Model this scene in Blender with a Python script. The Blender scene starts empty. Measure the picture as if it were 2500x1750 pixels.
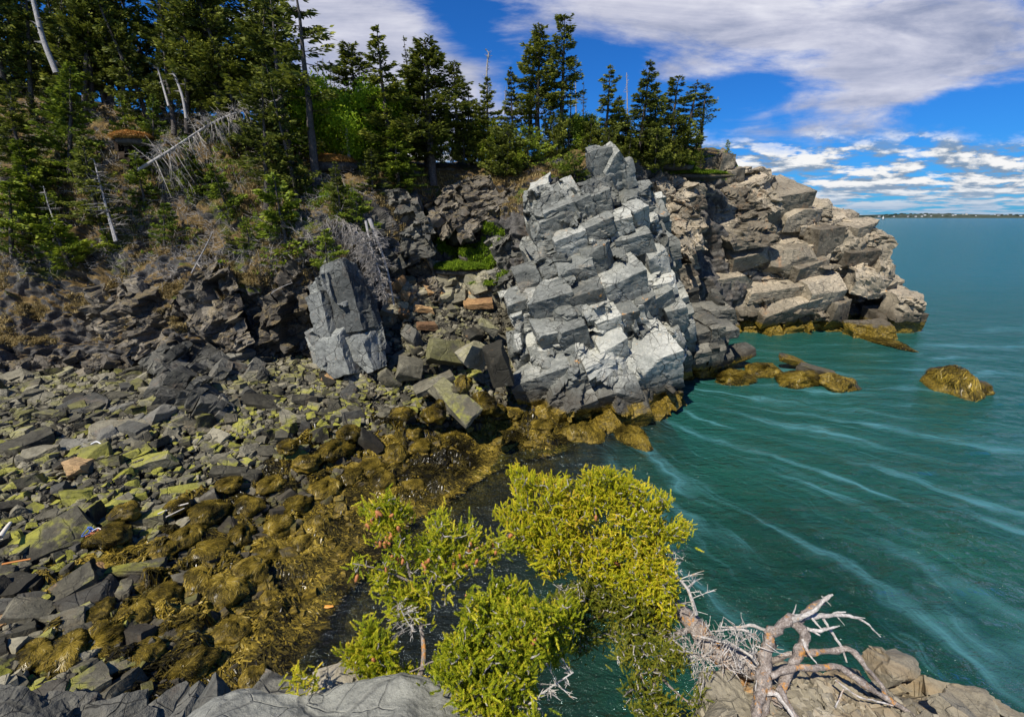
import bpy, math, random
import numpy as np
from mathutils import Vector, Matrix
random.seed(7); rng = np.random.default_rng(7)
PI = math.pi
scene = bpy.context.scene
COL = scene.collection

# ------------------------------------------------------------------ camera
FPX = 1150.0; PITCH = math.radians(16.8); CAMZ = 10.0
cam_d = bpy.data.cameras.new("camera"); cam = bpy.data.objects.new("camera", cam_d); COL.objects.link(cam)
cam.location = (0, 0, CAMZ); cam.rotation_euler = (math.radians(90) - PITCH, 0, 0)
cam_d.sensor_width = 36; cam_d.lens = FPX / 2500 * 36; cam_d.clip_start = 0.05; cam_d.clip_end = 20000
scene.camera = cam

# ------------------------------------------------------------------ light
SUN_EL = math.radians(52); SUN_AZ = math.radians(218)     # azimuth measured clockwise from +Y
sd = Vector((math.sin(SUN_AZ) * math.cos(SUN_EL), math.cos(SUN_AZ) * math.cos(SUN_EL), math.sin(SUN_EL)))
sun_d = bpy.data.lights.new("sun", 'SUN'); sun_d.energy = 4.8; sun_d.angle = math.radians(0.53); sun_d.color = (1, .93, .82)
sun = bpy.data.objects.new("sun", sun_d); COL.objects.link(sun)
sun.rotation_euler = sd.to_track_quat('Z', 'Y').to_euler(); sun.location = sd * 60
scene.view_settings.view_transform = 'Standard'; scene.view_settings.look = 'None'
scene.view_settings.exposure = 0.42; scene.view_settings.gamma = 1
scene.cycles.max_bounces = 6; scene.cycles.transparent_max_bounces = 8
scene.cycles.diffuse_bounces = 3; scene.cycles.glossy_bounces = 2

# ------------------------------------------------------------------ node helper
class G:
    def __init__(s, nt): s.nt = nt; s.N = nt.nodes; s.L = nt.links
    def n(s, t, **k):
        o = s.N.new(t)
        for a, b in k.items(): setattr(o, a, b)
        return o
    def put(s, sock, v):
        if v is None: return
        if isinstance(v, bpy.types.NodeSocket): s.L.new(v, sock)
        else:
            if isinstance(v, (tuple, list)) and len(v) == 3 and sock.type == 'RGBA': v = (*v, 1)
            sock.default_value = v
    def m(s, op, a, b=None, c=None, clamp=False):
        o = s.n('ShaderNodeMath', operation=op); o.use_clamp = clamp
        s.put(o.inputs[0], a); s.put(o.inputs[1], b)
        if c is not None: s.put(o.inputs[2], c)
        return o.outputs[0]
    def v(s, op, a, b=None):
        o = s.n('ShaderNodeVectorMath', operation=op); s.put(o.inputs[0], a)
        if b is not None:
            s.put(o.inputs[3] if op == 'SCALE' else o.inputs[1], b)
        return o.outputs['Value'] if op in ('DOT_PRODUCT', 'LENGTH', 'DISTANCE') else o.outputs[0]
    def noise(s, vec=None, scale=1, detail=3, rough=.55, dist=0, col=False, lac=2.0):
        o = s.n('ShaderNodeTexNoise'); s.put(o.inputs['Vector'], vec); s.put(o.inputs['Scale'], scale)
        s.put(o.inputs['Detail'], detail); s.put(o.inputs['Roughness'], rough); s.put(o.inputs['Distortion'], dist)
        s.put(o.inputs['Lacunarity'], lac)
        return o.outputs['Color' if col else 'Fac']
    def vor(s, vec=None, scale=1, feature='F1', out='Distance', rand=1, dist='EUCLIDEAN'):
        o = s.n('ShaderNodeTexVoronoi', feature=feature)
        if feature != 'DISTANCE_TO_EDGE': o.distance = dist
        s.put(o.inputs['Vector'], vec); s.put(o.inputs['Scale'], scale); s.put(o.inputs['Randomness'], rand)
        return o.outputs[out]
    def ss(s, x, a, b):
        o = s.n('ShaderNodeMapRange', interpolation_type='SMOOTHSTEP')
        s.put(o.inputs[0], x); s.put(o.inputs[1], a); s.put(o.inputs[2], b); s.put(o.inputs[3], 0.0); s.put(o.inputs[4], 1.0)
        return o.outputs[0]
    def mr(s, x, a, b, c, d):
        o = s.n('ShaderNodeMapRange'); 
        for i, q in enumerate((x, a, b, c, d)): s.put(o.inputs[i], q)
        return o.outputs[0]
    def mix(s, f, a, b, bt='MIX'):
        o = s.n('ShaderNodeMix', data_type='RGBA', blend_type=bt)
        s.put(o.inputs[0], f); s.put(o.inputs[6], a); s.put(o.inputs[7], b)
        return o.outputs[2]
    def ramp(s, f, stops):
        o = s.n('ShaderNodeValToRGB'); e = o.color_ramp.elements
        while len(e) < len(stops): e.new(.5)
        for el, (p, c) in zip(e, stops): el.position = p; el.color = (*c, 1)
        s.put(o.inputs[0], f); return o.outputs[0]
    def xyz(s, v):
        o = s.n('ShaderNodeSeparateXYZ'); s.put(o.inputs[0], v); return o.outputs
    def comb(s, x, y, z):
        o = s.n('ShaderNodeCombineXYZ'); s.put(o.inputs[0], x); s.put(o.inputs[1], y); s.put(o.inputs[2], z); return o.outputs[0]
    def bump(s, h, strength=.5, dist=.05, normal=None):
        o = s.n('ShaderNodeBump'); s.put(o.inputs['Strength'], strength); s.put(o.inputs['Distance'], dist)
        s.put(o.inputs['Height'], h); s.put(o.inputs['Normal'], normal); return o.outputs[0]
    def pos(s): return s.n('ShaderNodeNewGeometry').outputs['Position']

def new_mat(name):
    m = bpy.data.materials.new(name); m.use_nodes = True; m.node_tree.nodes.clear()
    return m, G(m.node_tree)
def finish(g, base, rough=.8, normal=None, spec=.3, trans=None, metal=None, **kw):
    o = g.n('ShaderNodeOutputMaterial'); p = g.n('ShaderNodeBsdfPrincipled')
    g.put(p.inputs['Base Color'], base); g.put(p.inputs['Roughness'], rough)
    g.put(p.inputs['Normal'], normal); g.put(p.inputs['Specular IOR Level'], spec)
    if trans:
        t = g.n('ShaderNodeBsdfTranslucent'); g.put(t.inputs[0], base)
        mx = g.n('ShaderNodeMixShader'); mx.inputs[0].default_value = trans
        g.L.new(p.outputs[0], mx.inputs[1]); g.L.new(t.outputs[0], mx.inputs[2]); g.L.new(mx.outputs[0], o.inputs[0])
    else: g.L.new(p.outputs[0], o.inputs[0])
    return p

# ------------------------------------------------------------------ pixel <-> world (photo px, 2500 x 1750)
F_ = np.array([0, math.cos(PITCH), -math.sin(PITCH)]); U_ = np.array([0, math.sin(PITCH), math.cos(PITCH)]); R_ = np.array([1., 0, 0])
CAMP = np.array([0, 0, CAMZ])
def ray(px, py): return F_ + (px - 1250) / FPX * R_ + (875 - py) / FPX * U_
def WY(px, py, Y):
    d = ray(px, py); return CAMP + d * (Y / d[1])
def WZ(px, py, z):
    d = ray(px, py); return CAMP + d * ((z - CAMZ) / d[2])
def WD(px, py, D): return CAMP + ray(px, py) * D
def proj(P):
    Q = np.asarray(P) - CAMP; w = Q @ F_
    w = np.where(np.abs(w) < 1e-6, 1e-6, w)
    return 1250 + FPX * (Q @ R_) / w, 875 - FPX * (Q @ U_) / w, w

# ------------------------------------------------------------------ world sky
world = bpy.data.worlds.new("World"); scene.world = world; world.use_nodes = True
nt = world.node_tree; nt.nodes.clear(); g = G(nt)
sky = g.n('ShaderNodeTexSky', sky_type='NISHITA'); sky.sun_disc = False
sky.sun_elevation = SUN_EL; sky.sun_rotation = SUN_AZ; sky.air_density = 1.0; sky.dust_density = .3; sky.ozone_density = 3.0
tc = g.n('ShaderNodeTexCoord').outputs['Generated']
X, Y, Z = g.xyz(tc)
base = g.mix(1.0, sky.outputs[0], (.11, .47, 1.0), 'MULTIPLY')
Yc = g.m('MAXIMUM', g.m('ABSOLUTE', Y), .05)
u = g.m('DIVIDE', X, Yc); v = g.m('DIVIDE', Z, Yc)
def uv(px, py):
    d = ray(px, py); return d[0] / d[1], d[2] / d[1]
def blob(px, py, rx, ry, ang=0, amp=1.0):
    cu, cv = uv(px, py); ru = rx / FPX * 1.02; rv = ry / FPX * 1.1
    du = g.m('SUBTRACT', u, cu); dv = g.m('SUBTRACT', v, cv); c, s_ = math.cos(ang), math.sin(ang)
    a = g.m('ADD', g.m('MULTIPLY', du, c / ru), g.m('MULTIPLY', dv, s_ / ru))
    b = g.m('ADD', g.m('MULTIPLY', du, -s_ / rv), g.m('MULTIPLY', dv, c / rv))
    r2 = g.m('ADD', g.m('MULTIPLY', a, a), g.m('MULTIPLY', b, b))
    return g.m('MULTIPLY', g.m('EXPONENT', g.m('MULTIPLY', r2, -1.0)), amp)
cov = None
for bl in [
        (850, 40, 260, 260, 0, .95), (1020, 200, 190, 90, -.45, .65), (1180, 230, 150, 40, -.35, .35), (1050, 20, 60, 50, 0, -.35),
        (1450, 10, 190, 60, .05, .7), (1700, 40, 240, 80, -.1, .62), (2030, 50, 300, 120, -.1, .72), (2330, 80, 260, 130, 0, .72),
        (1640, 180, 150, 22, .05, .45), (2180, 200, 300, 40, .12, .42), (2060, 250, 180, 16, .1, .4),
        (1960, 325, 260, 32, .02, .75), (2400, 260, 200, 30, .1, -.3), (1400, 150, 120, 60, 0, -.25), (1330, 200, 60, 60, 0, .2), (1800, 215, 90, 25, 0, -.35), (1150, 60, 50, 50, 0, -.4)]:
    b_ = blob(*bl); cov = b_ if cov is None else g.m('ADD', cov, b_)
den = g.m('ADD', g.m('MAXIMUM', Z, 0.0), .10)
pv = g.comb(g.m('DIVIDE', X, den), g.m('DIVIDE', Y, den), 0.0)
wv = g.comb(g.m('MULTIPLY', u, 1.0), g.m('MULTIPLY', v, 2.6), 0.3)
n1 = g.noise(g.comb(g.m('ADD', g.m('MULTIPLY', u, .8), g.m('MULTIPLY', v, .5)), g.m('MULTIPLY', v, 3.4), .3), 3.2, 8, .62, .5); n2 = g.noise(wv, 9.0, 5, .6, .25)
cd = g.m('ADD', cov, g.m('MULTIPLY', g.m('SUBTRACT', n1, .5), 2.3))
cd = g.m('ADD', cd, g.m('MULTIPLY', g.m('SUBTRACT', n2, .5), .8))
# outside of the photographed part the sky carries the same broken cloud
out = g.m('MULTIPLY', g.ss(g.m('ADD', g.m('ABSOLUTE', u), g.m('MULTIPLY', v, .6)), 1.3, 1.9), .25)
cirrus = g.ss(g.m('ADD', cd, out), .30, 1.05)
cshade = g.m('ADD', g.m('MULTIPLY', g.noise(g.comb(g.m('MULTIPLY', u, .9), g.m('MULTIPLY', v, 4.2), .9), 2.6, 7, .62, .6), .75), g.m('MULTIPLY', n2, .25))
ccol = g.ramp(cshade, [(.28, (.22, .27, .40)), (.42, (.40, .44, .56)), (.54, (.64, .66, .75)), (.68, (.92, .93, .96))])
# low cumulus bands near the horizon
lv = g.m('LOGARITHM', g.m('ADD', g.m('MAXIMUM', v, 0.0), .022), 2.718)
def low(off):
    l2 = g.m('ADD', lv, off)
    vec = g.comb(g.m('MULTIPLY', u, 10.0), g.m('MULTIPLY', l2, 5.6), 1.7)
    vec2 = g.comb(g.m('MULTIPLY', u, 26.0), g.m('MULTIPLY', l2, 11.0), 4.7)
    return g.m('ADD', g.m('MULTIPLY', g.noise(vec, 1.0, 6, .58, .2), .72), g.m('MULTIPLY', g.noise(vec2, 1.0, 5, .6, .1), .28))
dl = low(0.0); du_ = low(.14)
lowm = g.m('SUBTRACT', 1.0, g.ss(g.m('ADD', v, g.m('MULTIPLY', g.m('SUBTRACT', g.noise(g.comb(u, g.m('MULTIPLY', v, 2.5), 0.0), 9.0, 5, .6), .5), .09)), .115, .165))
dl2 = g.m('ADD', dl, g.m('MULTIPLY', g.ss(v, .13, .02), -.015))
cum = g.m('MULTIPLY', g.ss(g.m('ADD', dl2, g.m('MULTIPLY', g.ss(v, .15, .05), .045)), .425, .545), lowm)
lit = g.ss(g.m('SUBTRACT', dl, du_), -.06, .10)
lcol = g.mix(lit, (.24, .34, .48), (1.0, 1.0, 1.0))
lcol = g.mix(g.ss(v, .07, .0), lcol, (.42, .56, .74))
c1 = g.mix(g.m('MULTIPLY', cirrus, .93), base, g.mix(1.0, ccol, (8.0, 7.9, 8.2), 'MULTIPLY'))
c2 = g.mix(cum, c1, g.mix(1.0, lcol, (8.0, 8.0, 8.0), 'MULTIPLY'))
bg = g.n('ShaderNodeBackground'); g.put(bg.inputs[0], c2); bg.inputs[1].default_value = .088
wo = g.n('ShaderNodeOutputWorld'); g.L.new(bg.outputs[0], wo.inputs[0])

# ------------------------------------------------------------------ numpy noise
def _h(ix, iy, iz, s):
    n = (ix.astype(np.int64) * 374761393 + iy.astype(np.int64) * 668265263 + iz.astype(np.int64) * 2147483647 + s * 974634777) & 0xFFFFFFFF
    n = ((n ^ (n >> 13)) * 1274126177) & 0xFFFFFFFF; n = (n ^ (n >> 16)) * 2246822519 & 0xFFFFFFFF
    return ((n ^ (n >> 15)) & 0xFFFFFF) / float(0xFFFFFF)
def vnoise(P, s=0):
    i = np.floor(P); f = P - i; f = f * f * (3 - 2 * f); i = i.astype(np.int64); r = 0
    for dx in (0, 1):
        for dy in (0, 1):
            for dz in (0, 1):
                w = (f[:, 0] if dx else 1 - f[:, 0]) * (f[:, 1] if dy else 1 - f[:, 1]) * (f[:, 2] if dz else 1 - f[:, 2])
                r = r + w * _h(i[:, 0] + dx, i[:, 1] + dy, i[:, 2] + dz, s)
    return r * 2 - 1
def fbm(P, sc=1., oct=4, s=0, g_=.5):
    P = np.asarray(P, float); a = 1; r = 0; q = P * sc
    for o in range(oct): r = r + a * vnoise(q, s + o * 17); a *= g_; q = q * 2.03 + 5.1
    return r
def fracture(P, rot, size, s=0, tilt=.5, jit=.85):
    """blocky broken-rock relief: each cell is a tilted flat face; returns displacement (in cell units) and edge distance"""
    Q = (P @ rot) / size; I = np.floor(Q).astype(np.int64)
    N = len(P); f1 = np.full(N, 1e9); f2 = np.full(N, 1e9); d1 = np.zeros(N)
    for dx in (-1, 0, 1):
        for dy in (-1, 0, 1):
            for dz in (-1, 0, 1):
                c = I + (dx, dy, dz)
                h = [_h(c[:, 0], c[:, 1], c[:, 2], s + k) for k in range(6)]
                ctr = c + .5 + (np.stack(h[:3], 1) - .5) * jit
                D = Q - ctr; dist = np.sqrt((D * D).sum(1))
                disp = (h[3] - .5) + ((np.stack([h[4], h[5], h[0]], 1) - .5) * D).sum(1) * 2 * tilt
                m = dist < f1
                f2 = np.where(m, f1, np.minimum(f2, dist)); d1 = np.where(m, disp, d1); f1 = np.where(m, dist, f1)
    return d1, f2 - f1
def rotm(e3, e1):
    e3 = np.array(e3, float); e3 /= np.linalg.norm(e3); e1 = np.array(e1, float); e1 -= e3 * (e1 @ e3); e1 /= np.linalg.norm(e1)
    return np.stack([e1, np.cross(e3, e1), e3], 1)      # columns = local axes

# ------------------------------------------------------------------ mesh helpers
class MB:
    def __init__(s): s.V = []; s.T = []; s.Q = []; s.n = 0; s.A = []
    def add(s, V, Q=None, T=None, a=None):
        V = np.asarray(V, float)
        if Q is not None and len(Q): s.Q.append(np.asarray(Q) + s.n)
        if T is not None and len(T): s.T.append(np.asarray(T) + s.n)
        s.V.append(V); s.A.append(np.full(len(V), 0. if a is None else a) if np.isscalar(a) or a is None else np.asarray(a)); s.n += len(V)
        return s
    def mesh(s, name, smooth=False):
        V = np.concatenate(s.V); me = bpy.data.meshes.new(name); me.vertices.add(len(V)); me.vertices.foreach_set('co', V.ravel())
        Q = np.concatenate(s.Q) if s.Q else np.zeros((0, 4), int); T = np.concatenate(s.T) if s.T else np.zeros((0, 3), int)
        me.loops.add(Q.size + T.size); me.loops.foreach_set('vertex_index', np.concatenate([Q.ravel(), T.ravel()]).astype(np.int32))
        me.polygons.add(len(Q) + len(T))
        st = np.concatenate([np.arange(len(Q)) * 4, Q.size + np.arange(len(T)) * 3]).astype(np.int32)
        me.polygons.foreach_set('loop_start', st)
        me.polygons.foreach_set('use_smooth', np.full(len(st), smooth))
        at = me.attributes.new('tint', 'FLOAT', 'POINT'); at.data.foreach_set('value', np.concatenate(s.A).astype(np.float32))
        me.update(calc_edges=True); me.validate(); return me
    def build(s, name, mat, parent=None, smooth=False):
        me = s.mesh(name, smooth); me.materials.append(mat); return link(name, me, parent)
def link(name, me, parent=None):
    o = bpy.data.objects.new(name, me); COL.objects.link(o)
    if parent: o.parent = parent
    return o
def tag(o, label=None, cat=None, group=None, kind=None):
    if label: o['label'] = label
    if cat: o['category'] = cat
    if group: o['group'] = group
    if kind: o['kind'] = kind
    return o
def empty(name, loc, label, cat, group=None, rz=0, sc=None):
    o = bpy.data.objects.new(name, None); COL.objects.link(o); o.location = [float(q) for q in loc]; o.rotation_euler = (0, 0, rz)
    o.empty_display_size = .2
    if sc is not None: o.scale = sc if hasattr(sc, '__len__') else (sc, sc, sc)
    return tag(o, label, cat, group)
def tube(P, R, sides=6, cap=True):
    P = np.asarray(P, float); n = len(P); R = np.broadcast_to(R, n)
    T = np.gradient(P, axis=0); T /= np.linalg.norm(T, axis=1)[:, None] + 1e-9
    ref = np.array([0, 0, 1.]) if abs(T[0][2]) < .9 else np.array([1., 0, 0]); V = []
    for i in range(n):
        a = np.cross(T[i], ref); a /= np.linalg.norm(a) + 1e-9; b = np.cross(T[i], a)
        th = np.arange(sides) / sides * 2 * PI
        V.append(P[i] + R[i] * (np.cos(th)[:, None] * a + np.sin(th)[:, None] * b))
    V = np.concatenate(V); k = np.arange(sides); Q = []
    for i in range(n - 1):
        Q.append(np.stack([i * sides + k, i * sides + (k + 1) % sides, (i + 1) * sides + (k + 1) % sides, (i + 1) * sides + k], 1))
    return V, np.concatenate(Q)
def catmull(P, n):
    P = np.asarray(P, float); m = len(P); Pp = np.concatenate([[2 * P[0] - P[1]], P, [2 * P[-1] - P[-2]]])
    t = np.linspace(0, m - 1 - 1e-9, n); i = np.floor(t).astype(int); f = (t - i)
    f = f.reshape((-1,) + (1,) * (P.ndim - 1))
    a, b, c, d = Pp[i], Pp[i + 1], Pp[i + 2], Pp[i + 3]
    return .5 * ((2 * b) + (c - a) * f + (2 * a - 5 * b + 4 * c - d) * f ** 2 + (-a + 3 * b - 3 * c + d) * f ** 3)
def lin(P, n):
    P = np.asarray(P, float); t = np.linspace(0, len(P) - 1 - 1e-9, n); i = np.floor(t).astype(int); f = (t - i).reshape((-1,) + (1,) * (P.ndim - 1))
    return P[i] * (1 - f) + P[i + 1] * f
def gridfaces(r, c):
    i = np.arange(r - 1)[:, None] * c + np.arange(c - 1)[None]; i = i.ravel()
    return np.stack([i, i + 1, i + c + 1, i + c], 1)
def inpoly(x, y, poly):
    ins = np.zeros(len(x), bool); n = len(poly)
    for i in range(n):
        x1, y1 = poly[i]; x2, y2 = poly[(i + 1) % n]
        c = ((y1 > y) != (y2 > y)); xi = (x2 - x1) * (y - y1) / ((y2 - y1) if y2 != y1 else 1e-9) + x1
        ins ^= c & (x < xi)
    return ins

# cube grids (shared verts) for blocks and stones
_cub = {}
def cubegrid(k):
    if k in _cub: return _cub[k]
    idx = {}; V = []; Q = []
    def vid(p):
        if p not in idx: idx[p] = len(V); V.append(p)
        return idx[p]
    for ax in range(3):
        for sgn in (0, k):
            for i in range(k):
                for j in range(k):
                    q = []
                    for (a, b) in ((i, j), (i + 1, j), (i + 1, j + 1), (i, j + 1)):
                        p = [0, 0, 0]; p[ax] = sgn; p[(ax + 1) % 3] = a; p[(ax + 2) % 3] = b; q.append(vid(tuple(p)))
                    Q.append(q if sgn else q[::-1])
    _cub[k] = (np.array(V, float) / k * 2 - 1, np.array(Q)); return _cub[k]
def block(center, half, rot, k=5, seed=0, cuts=4, jit=.10, cutd=(.78, 1.15), rough=.02, rnd=.0):
    """an angular piece of rock: jittered box trimmed by random planes"""
    r = np.random.default_rng(seed); V, Q = cubegrid(k); V = V.copy(); Q = Q
    c8 = r.uniform(-jit, jit, (2, 2, 2, 3)); f = (V + 1) / 2; D = 0
    for a in (0, 1):
        for b in (0, 1):
            for c in (0, 1):
                w = (f[:, 0] if a else 1 - f[:, 0]) * (f[:, 1] if b else 1 - f[:, 1]) * (f[:, 2] if c else 1 - f[:, 2])
                D = D + w[:, None] * c8[a, b, c]
    V = V + D
    if rnd: 
        L = np.linalg.norm(V, axis=1)[:, None]; V = V * (1 - rnd) + V / L * 1.15 * rnd
    for _ in range(cuts):
        n = r.normal(size=3); n /= np.linalg.norm(n); sup = np.abs(n).sum(); d = sup * r.uniform(*cutd) * .82
        e = V @ n - d; V = V - n * np.maximum(e, 0)[:, None]
    V = V * half
    V = (V @ rot.T) + center
    if rough:
        V = V + np.stack([fbm(V, 2.2, 3, seed % 97 + q) for q in range(3)], 1) * rough
    return V, Q
def rrot(r, amt):
    a = r.normal(size=3) * amt; K = np.array([[0, -a[2], a[1]], [a[2], 0, -a[0]], [-a[1], a[0], 0]])
    M = np.eye(3) + K + K @ K / 2; q, _ = np.linalg.qr(M); return q * np.sign(np.diag(q))[None, :]
def lattice(poly, yfront, rot, th, w1, w2, seed, depth=3.0, k=5, shift=.12, shrink=1.0, jit=.03, rough=.03, cuts=3, zmin=-1.5, warp=.45, cell=.13, frac=.03, env=None, inset=.55, envamp=(.95, .30)):
    """irregular joint blocks filling the rock whose outline and front surface are given; the joints bend together"""
    r = np.random.default_rng(seed); P = []
    for (px, py) in poly:
        for e in (0, depth): P.append(WY(px, py, yfront(np.array([px]), np.array([py]))[0] + e))
    P = np.array(P); L = P @ rot; lo = L.min(0) - 2; hi = L.max(0) + 2
    cells = []; c_ = lo[2]
    while c_ < hi[2]:
        t = r.uniform(*th); a = lo[0] - r.uniform(0, w1[1])
        while a < hi[0]:
            wa = r.uniform(*w1); b = lo[1] - r.uniform(0, w2[1])
            while b < hi[1]:
                wb = r.uniform(*w2); bx = [(a, b, c_, wa, wb, t)]
                for _ in range(3):
                    nb = []
                    for (x, y, z, p, q, s_) in bx:
                        if r.random() < .42:
                            f = r.uniform(.3, .7); ax = int(np.argmax(np.array([p, q, s_]) * r.uniform(.6, 1.4, 3)))
                            if ax == 0: nb += [(x, y, z, p * f, q, s_), (x + p * f, y, z, p * (1 - f), q, s_)]
                            elif ax == 1: nb += [(x, y, z, p, q * f, s_), (x, y + q * f, z, p, q * (1 - f), s_)]
                            else: nb += [(x, y, z, p, q, s_ * f), (x, y, z + s_ * f, p, q, s_ * (1 - f))]
                        else: nb.append((x, y, z, p, q, s_))
                    bx = nb
                cells += bx; b += wb
            a += wa
        c_ += t
    cells = np.array(cells); half = cells[:, 3:] / 2; ctr = (cells[:, :3] + half) @ rot.T
    px, py, w = proj(ctr); ok = inpoly(px, py, poly) & (w > 1) & (ctr[:, 2] > zmin)
    for ax in range(3):
        for sg in (-1, 1):
            qx, qy, _ = proj(ctr + sg * inset * half[:, ax:ax + 1] * rot[:, ax]); ok &= inpoly(qx, qy, poly)
    yf = yfront(px, py); ok &= (ctr[:, 1] > yf - (.5 if env else 0)) & (ctr[:, 1] < yf + depth)
    mb = MB(); V_ = []
    for i in np.nonzero(ok)[0]:
        big = r.random() < .4
        s_ = r.normal(size=3) * shift * np.array([.5, 1.0, .25]) * (1.3 if big else .25)
        kk = int(np.clip(round(2 * half[i].max() / cell), 4, 14))
        V, Q = block(ctr[i] + s_, half[i] * shrink * (1 + r.uniform(-.02, .012)), rot @ rrot(r, .03 if big else .008), kk, int(r.integers(1e9)), int(r.integers(0, cuts + 1)), jit, rough=0, cutd=(.80, 1.2))
        V_.append(V); mb.add(V, Q, a=r.random())
    if mb.n:
        V = np.concatenate(mb.V); s = seed * 3
        V = V + np.stack([fbm(V, .32, 3, s + q) for q in range(3)], 1) * warp * np.array([1, 1, .8])
        if env:
            for _ in range(2):
                qx, qy, _w = proj(V); y0 = yfront(qx, qy); S0 = V.copy(); S0[:, 1] = y0
                d1, _e = fracture(S0, rot, np.array(env), s + 1, 1.0, 1.0); d2, _e = fracture(S0, rot, np.array(env) * .36, s + 2, 1.0, 1.0)
                V[:, 1] = np.maximum(V[:, 1], y0 + d1 * envamp[0] + d2 * envamp[1])
        d, e = fracture(V, rot, np.array([.55, .5, .42]), s, .9)
        c0 = V.mean(0); n_ = np.array([0, -1., .35]); V = V + d[:, None] * frac * 2 * n_
        V = V + np.stack([fbm(V, 2.4, 3, s + 9 + q) for q in range(3)], 1) * rough
        mb.V = [V]
    return mb
# ------------------------------------------------------------------ materials
def rock_mat(name, c0, c1, c2, weed=True, lichen=.5, crack=.5, stain=(.30, .20, .11), objvar=.0, fine=1.0, moss=0.0, weedz=.75, wet=.85, dark=0.0, crsc=1.0, green=.0):
    m, g = new_mat(name); P = g.pos(); x, y, z = g.xyz(P)
    tint = g.n('ShaderNodeAttribute', attribute_name='tint').outputs['Fac']
    oi = g.n('ShaderNodeObjectInfo').outputs['Random']
    n1 = g.noise(P, .55, 5, .6); n2 = g.noise(P, 3.5, 6, .65); n3 = g.noise(P, 16 * fine, 5, .7)
    f = g.m('ADD', g.m('MULTIPLY', n1, .8), g.m('ADD', g.m('MULTIPLY', n2, .5), g.m('MULTIPLY', g.m('SUBTRACT', tint, .5), .42)))
    if objvar: f = g.m('ADD', f, g.m('MULTIPLY', g.m('SUBTRACT', oi, .5), objvar))
    col = g.ramp(g.m('MULTIPLY', f, .72), [(.25, c0), (.47, c1), (.68, c2)])
    col = g.mix(g.m('MULTIPLY', g.ss(n3, .35, .75), .45), col, g.mix(1.0, col, (1.5, 1.5, 1.45), 'MULTIPLY'))
    col = g.mix(g.m('MULTIPLY', g.ss(n3, .5, .3), .35), col, g.mix(1.0, col, (.45, .45, .45), 'MULTIPLY'))
    # rusty stain and brown weathering
    st = g.ss(g.noise(P, .9, 6, .7, .6), .56, .72)
    col = g.mix(g.m('MULTIPLY', st, .55), col, stain)
    if crack:
        wp = g.v('ADD', P, g.v('SCALE', g.noise(P, 1.6, 3, .6, col=True), .14))
        e = g.m('MINIMUM', g.vor(wp, 1.25 * crsc, 'DISTANCE_TO_EDGE'), g.m('MULTIPLY', g.vor(g.v('MULTIPLY', wp, (1., 1., 1.8)), 2.9 * crsc, 'DISTANCE_TO_EDGE'), 1.6))
        cr = g.m('SUBTRACT', 1.0, g.ss(e, .004, .035))
        cr = g.m('MULTIPLY', cr, g.ss(g.noise(P, 1.1, 3, .6), .38, .6))
        col = g.mix(g.m('MULTIPLY', cr, crack), col, (.02, .02, .018))
    if lichen:
        l1 = g.m('MULTIPLY', g.ss(g.noise(P, 2.6, 7, .75), .60, .68), g.ss(g.noise(P, .45, 3, .5), .50, .62))
        col = g.mix(g.m('MULTIPLY', l1, lichen), col, (.62, .27, .03))
        l2 = g.ss(g.noise(P, 5.2, 6, .72), .60, .70)
        col = g.mix(g.m('MULTIPLY', l2, .35 * min(1, lichen * 2)), col, (.40, .42, .36))
    nz = g.n('ShaderNodeNewGeometry').outputs['Normal']; nzz = g.xyz(nz)[2]
    if moss:
        mk = g.m('MULTIPLY', g.ss(g.m('ADD', nzz, g.m('MULTIPLY', g.m('SUBTRACT', g.noise(P, 2.2, 5, .7), .5), 2.2)), .7, 1.1), moss)
        col = g.mix(mk, col, g.ramp(g.noise(P, 7, 4, .7), [(.3, (.05, .06, .012)), (.5, (.20, .15, .06)), (.7, (.38, .27, .12))]))
    zz = g.m('ADD', z, g.m('MULTIPLY', g.m('SUBTRACT', g.noise(P, 1.3, 5, .65), .5), 1.3))
    if green:     # yellow-green algae film on the shore stones, strongest just above the weed
        band = g.m('MULTIPLY', g.m('SUBTRACT', 1.0, g.m('MULTIPLY', g.ss(zz, 1.7, 2.9), .75)), g.ss(g.m('ADD', g.noise(P, 1.1, 4, .65), g.m('MULTIPLY', g.m('SUBTRACT', g.m('FRACT', g.m('ADD', oi, g.m('MULTIPLY', tint, 7.3))), .5), .42)), .50, .66))
        band = g.m('MULTIPLY', band, g.ss(nzz, -.1, .6))
        col = g.mix(g.m('MULTIPLY', band, green), col, g.mix(g.noise(P, 4, 4, .6), (.09, .10, .02), (.46, .44, .05)))
    rough = .82
    if weed:
        k1 = g.m('SUBTRACT', 1.0, g.ss(zz, weedz + .35, weedz + wet))
        col = g.mix(g.m('MULTIPLY', k1, .75), col, (.045, .037, .025))
        k2 = g.m('SUBTRACT', 1.0, g.ss(zz, weedz - .05, weedz + .25))
        wc = g.ramp(g.noise(P, 9, 5, .75), [(.32, (.022, .017, .004)), (.5, (.12, .085, .012)), (.68, (.34, .23, .03))])
        col = g.mix(k2, col, wc); rough = g.mr(k2, 0, 1, .82, .42)
    h = g.m('ADD', g.m('MULTIPLY', n2, .6), g.m('MULTIPLY', n3, .35))
    h = g.m('ADD', h, g.m('MULTIPLY', g.noise(P, 42 * fine, 4, .65), .22))
    if crack: h = g.m('SUBTRACT', h, g.m('MULTIPLY', cr, .5))
    finish(g, col, rough, g.bump(h, .75, .09 / fine), .25)
    return m
M = {}
M['stack'] = rock_mat('stack_rock', (.065, .069, .062), (.18, .186, .166), (.40, .40, .35), lichen=1.0, weedz=.95, wet=1.5, crack=.8, stain=(.34, .29, .21))
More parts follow.
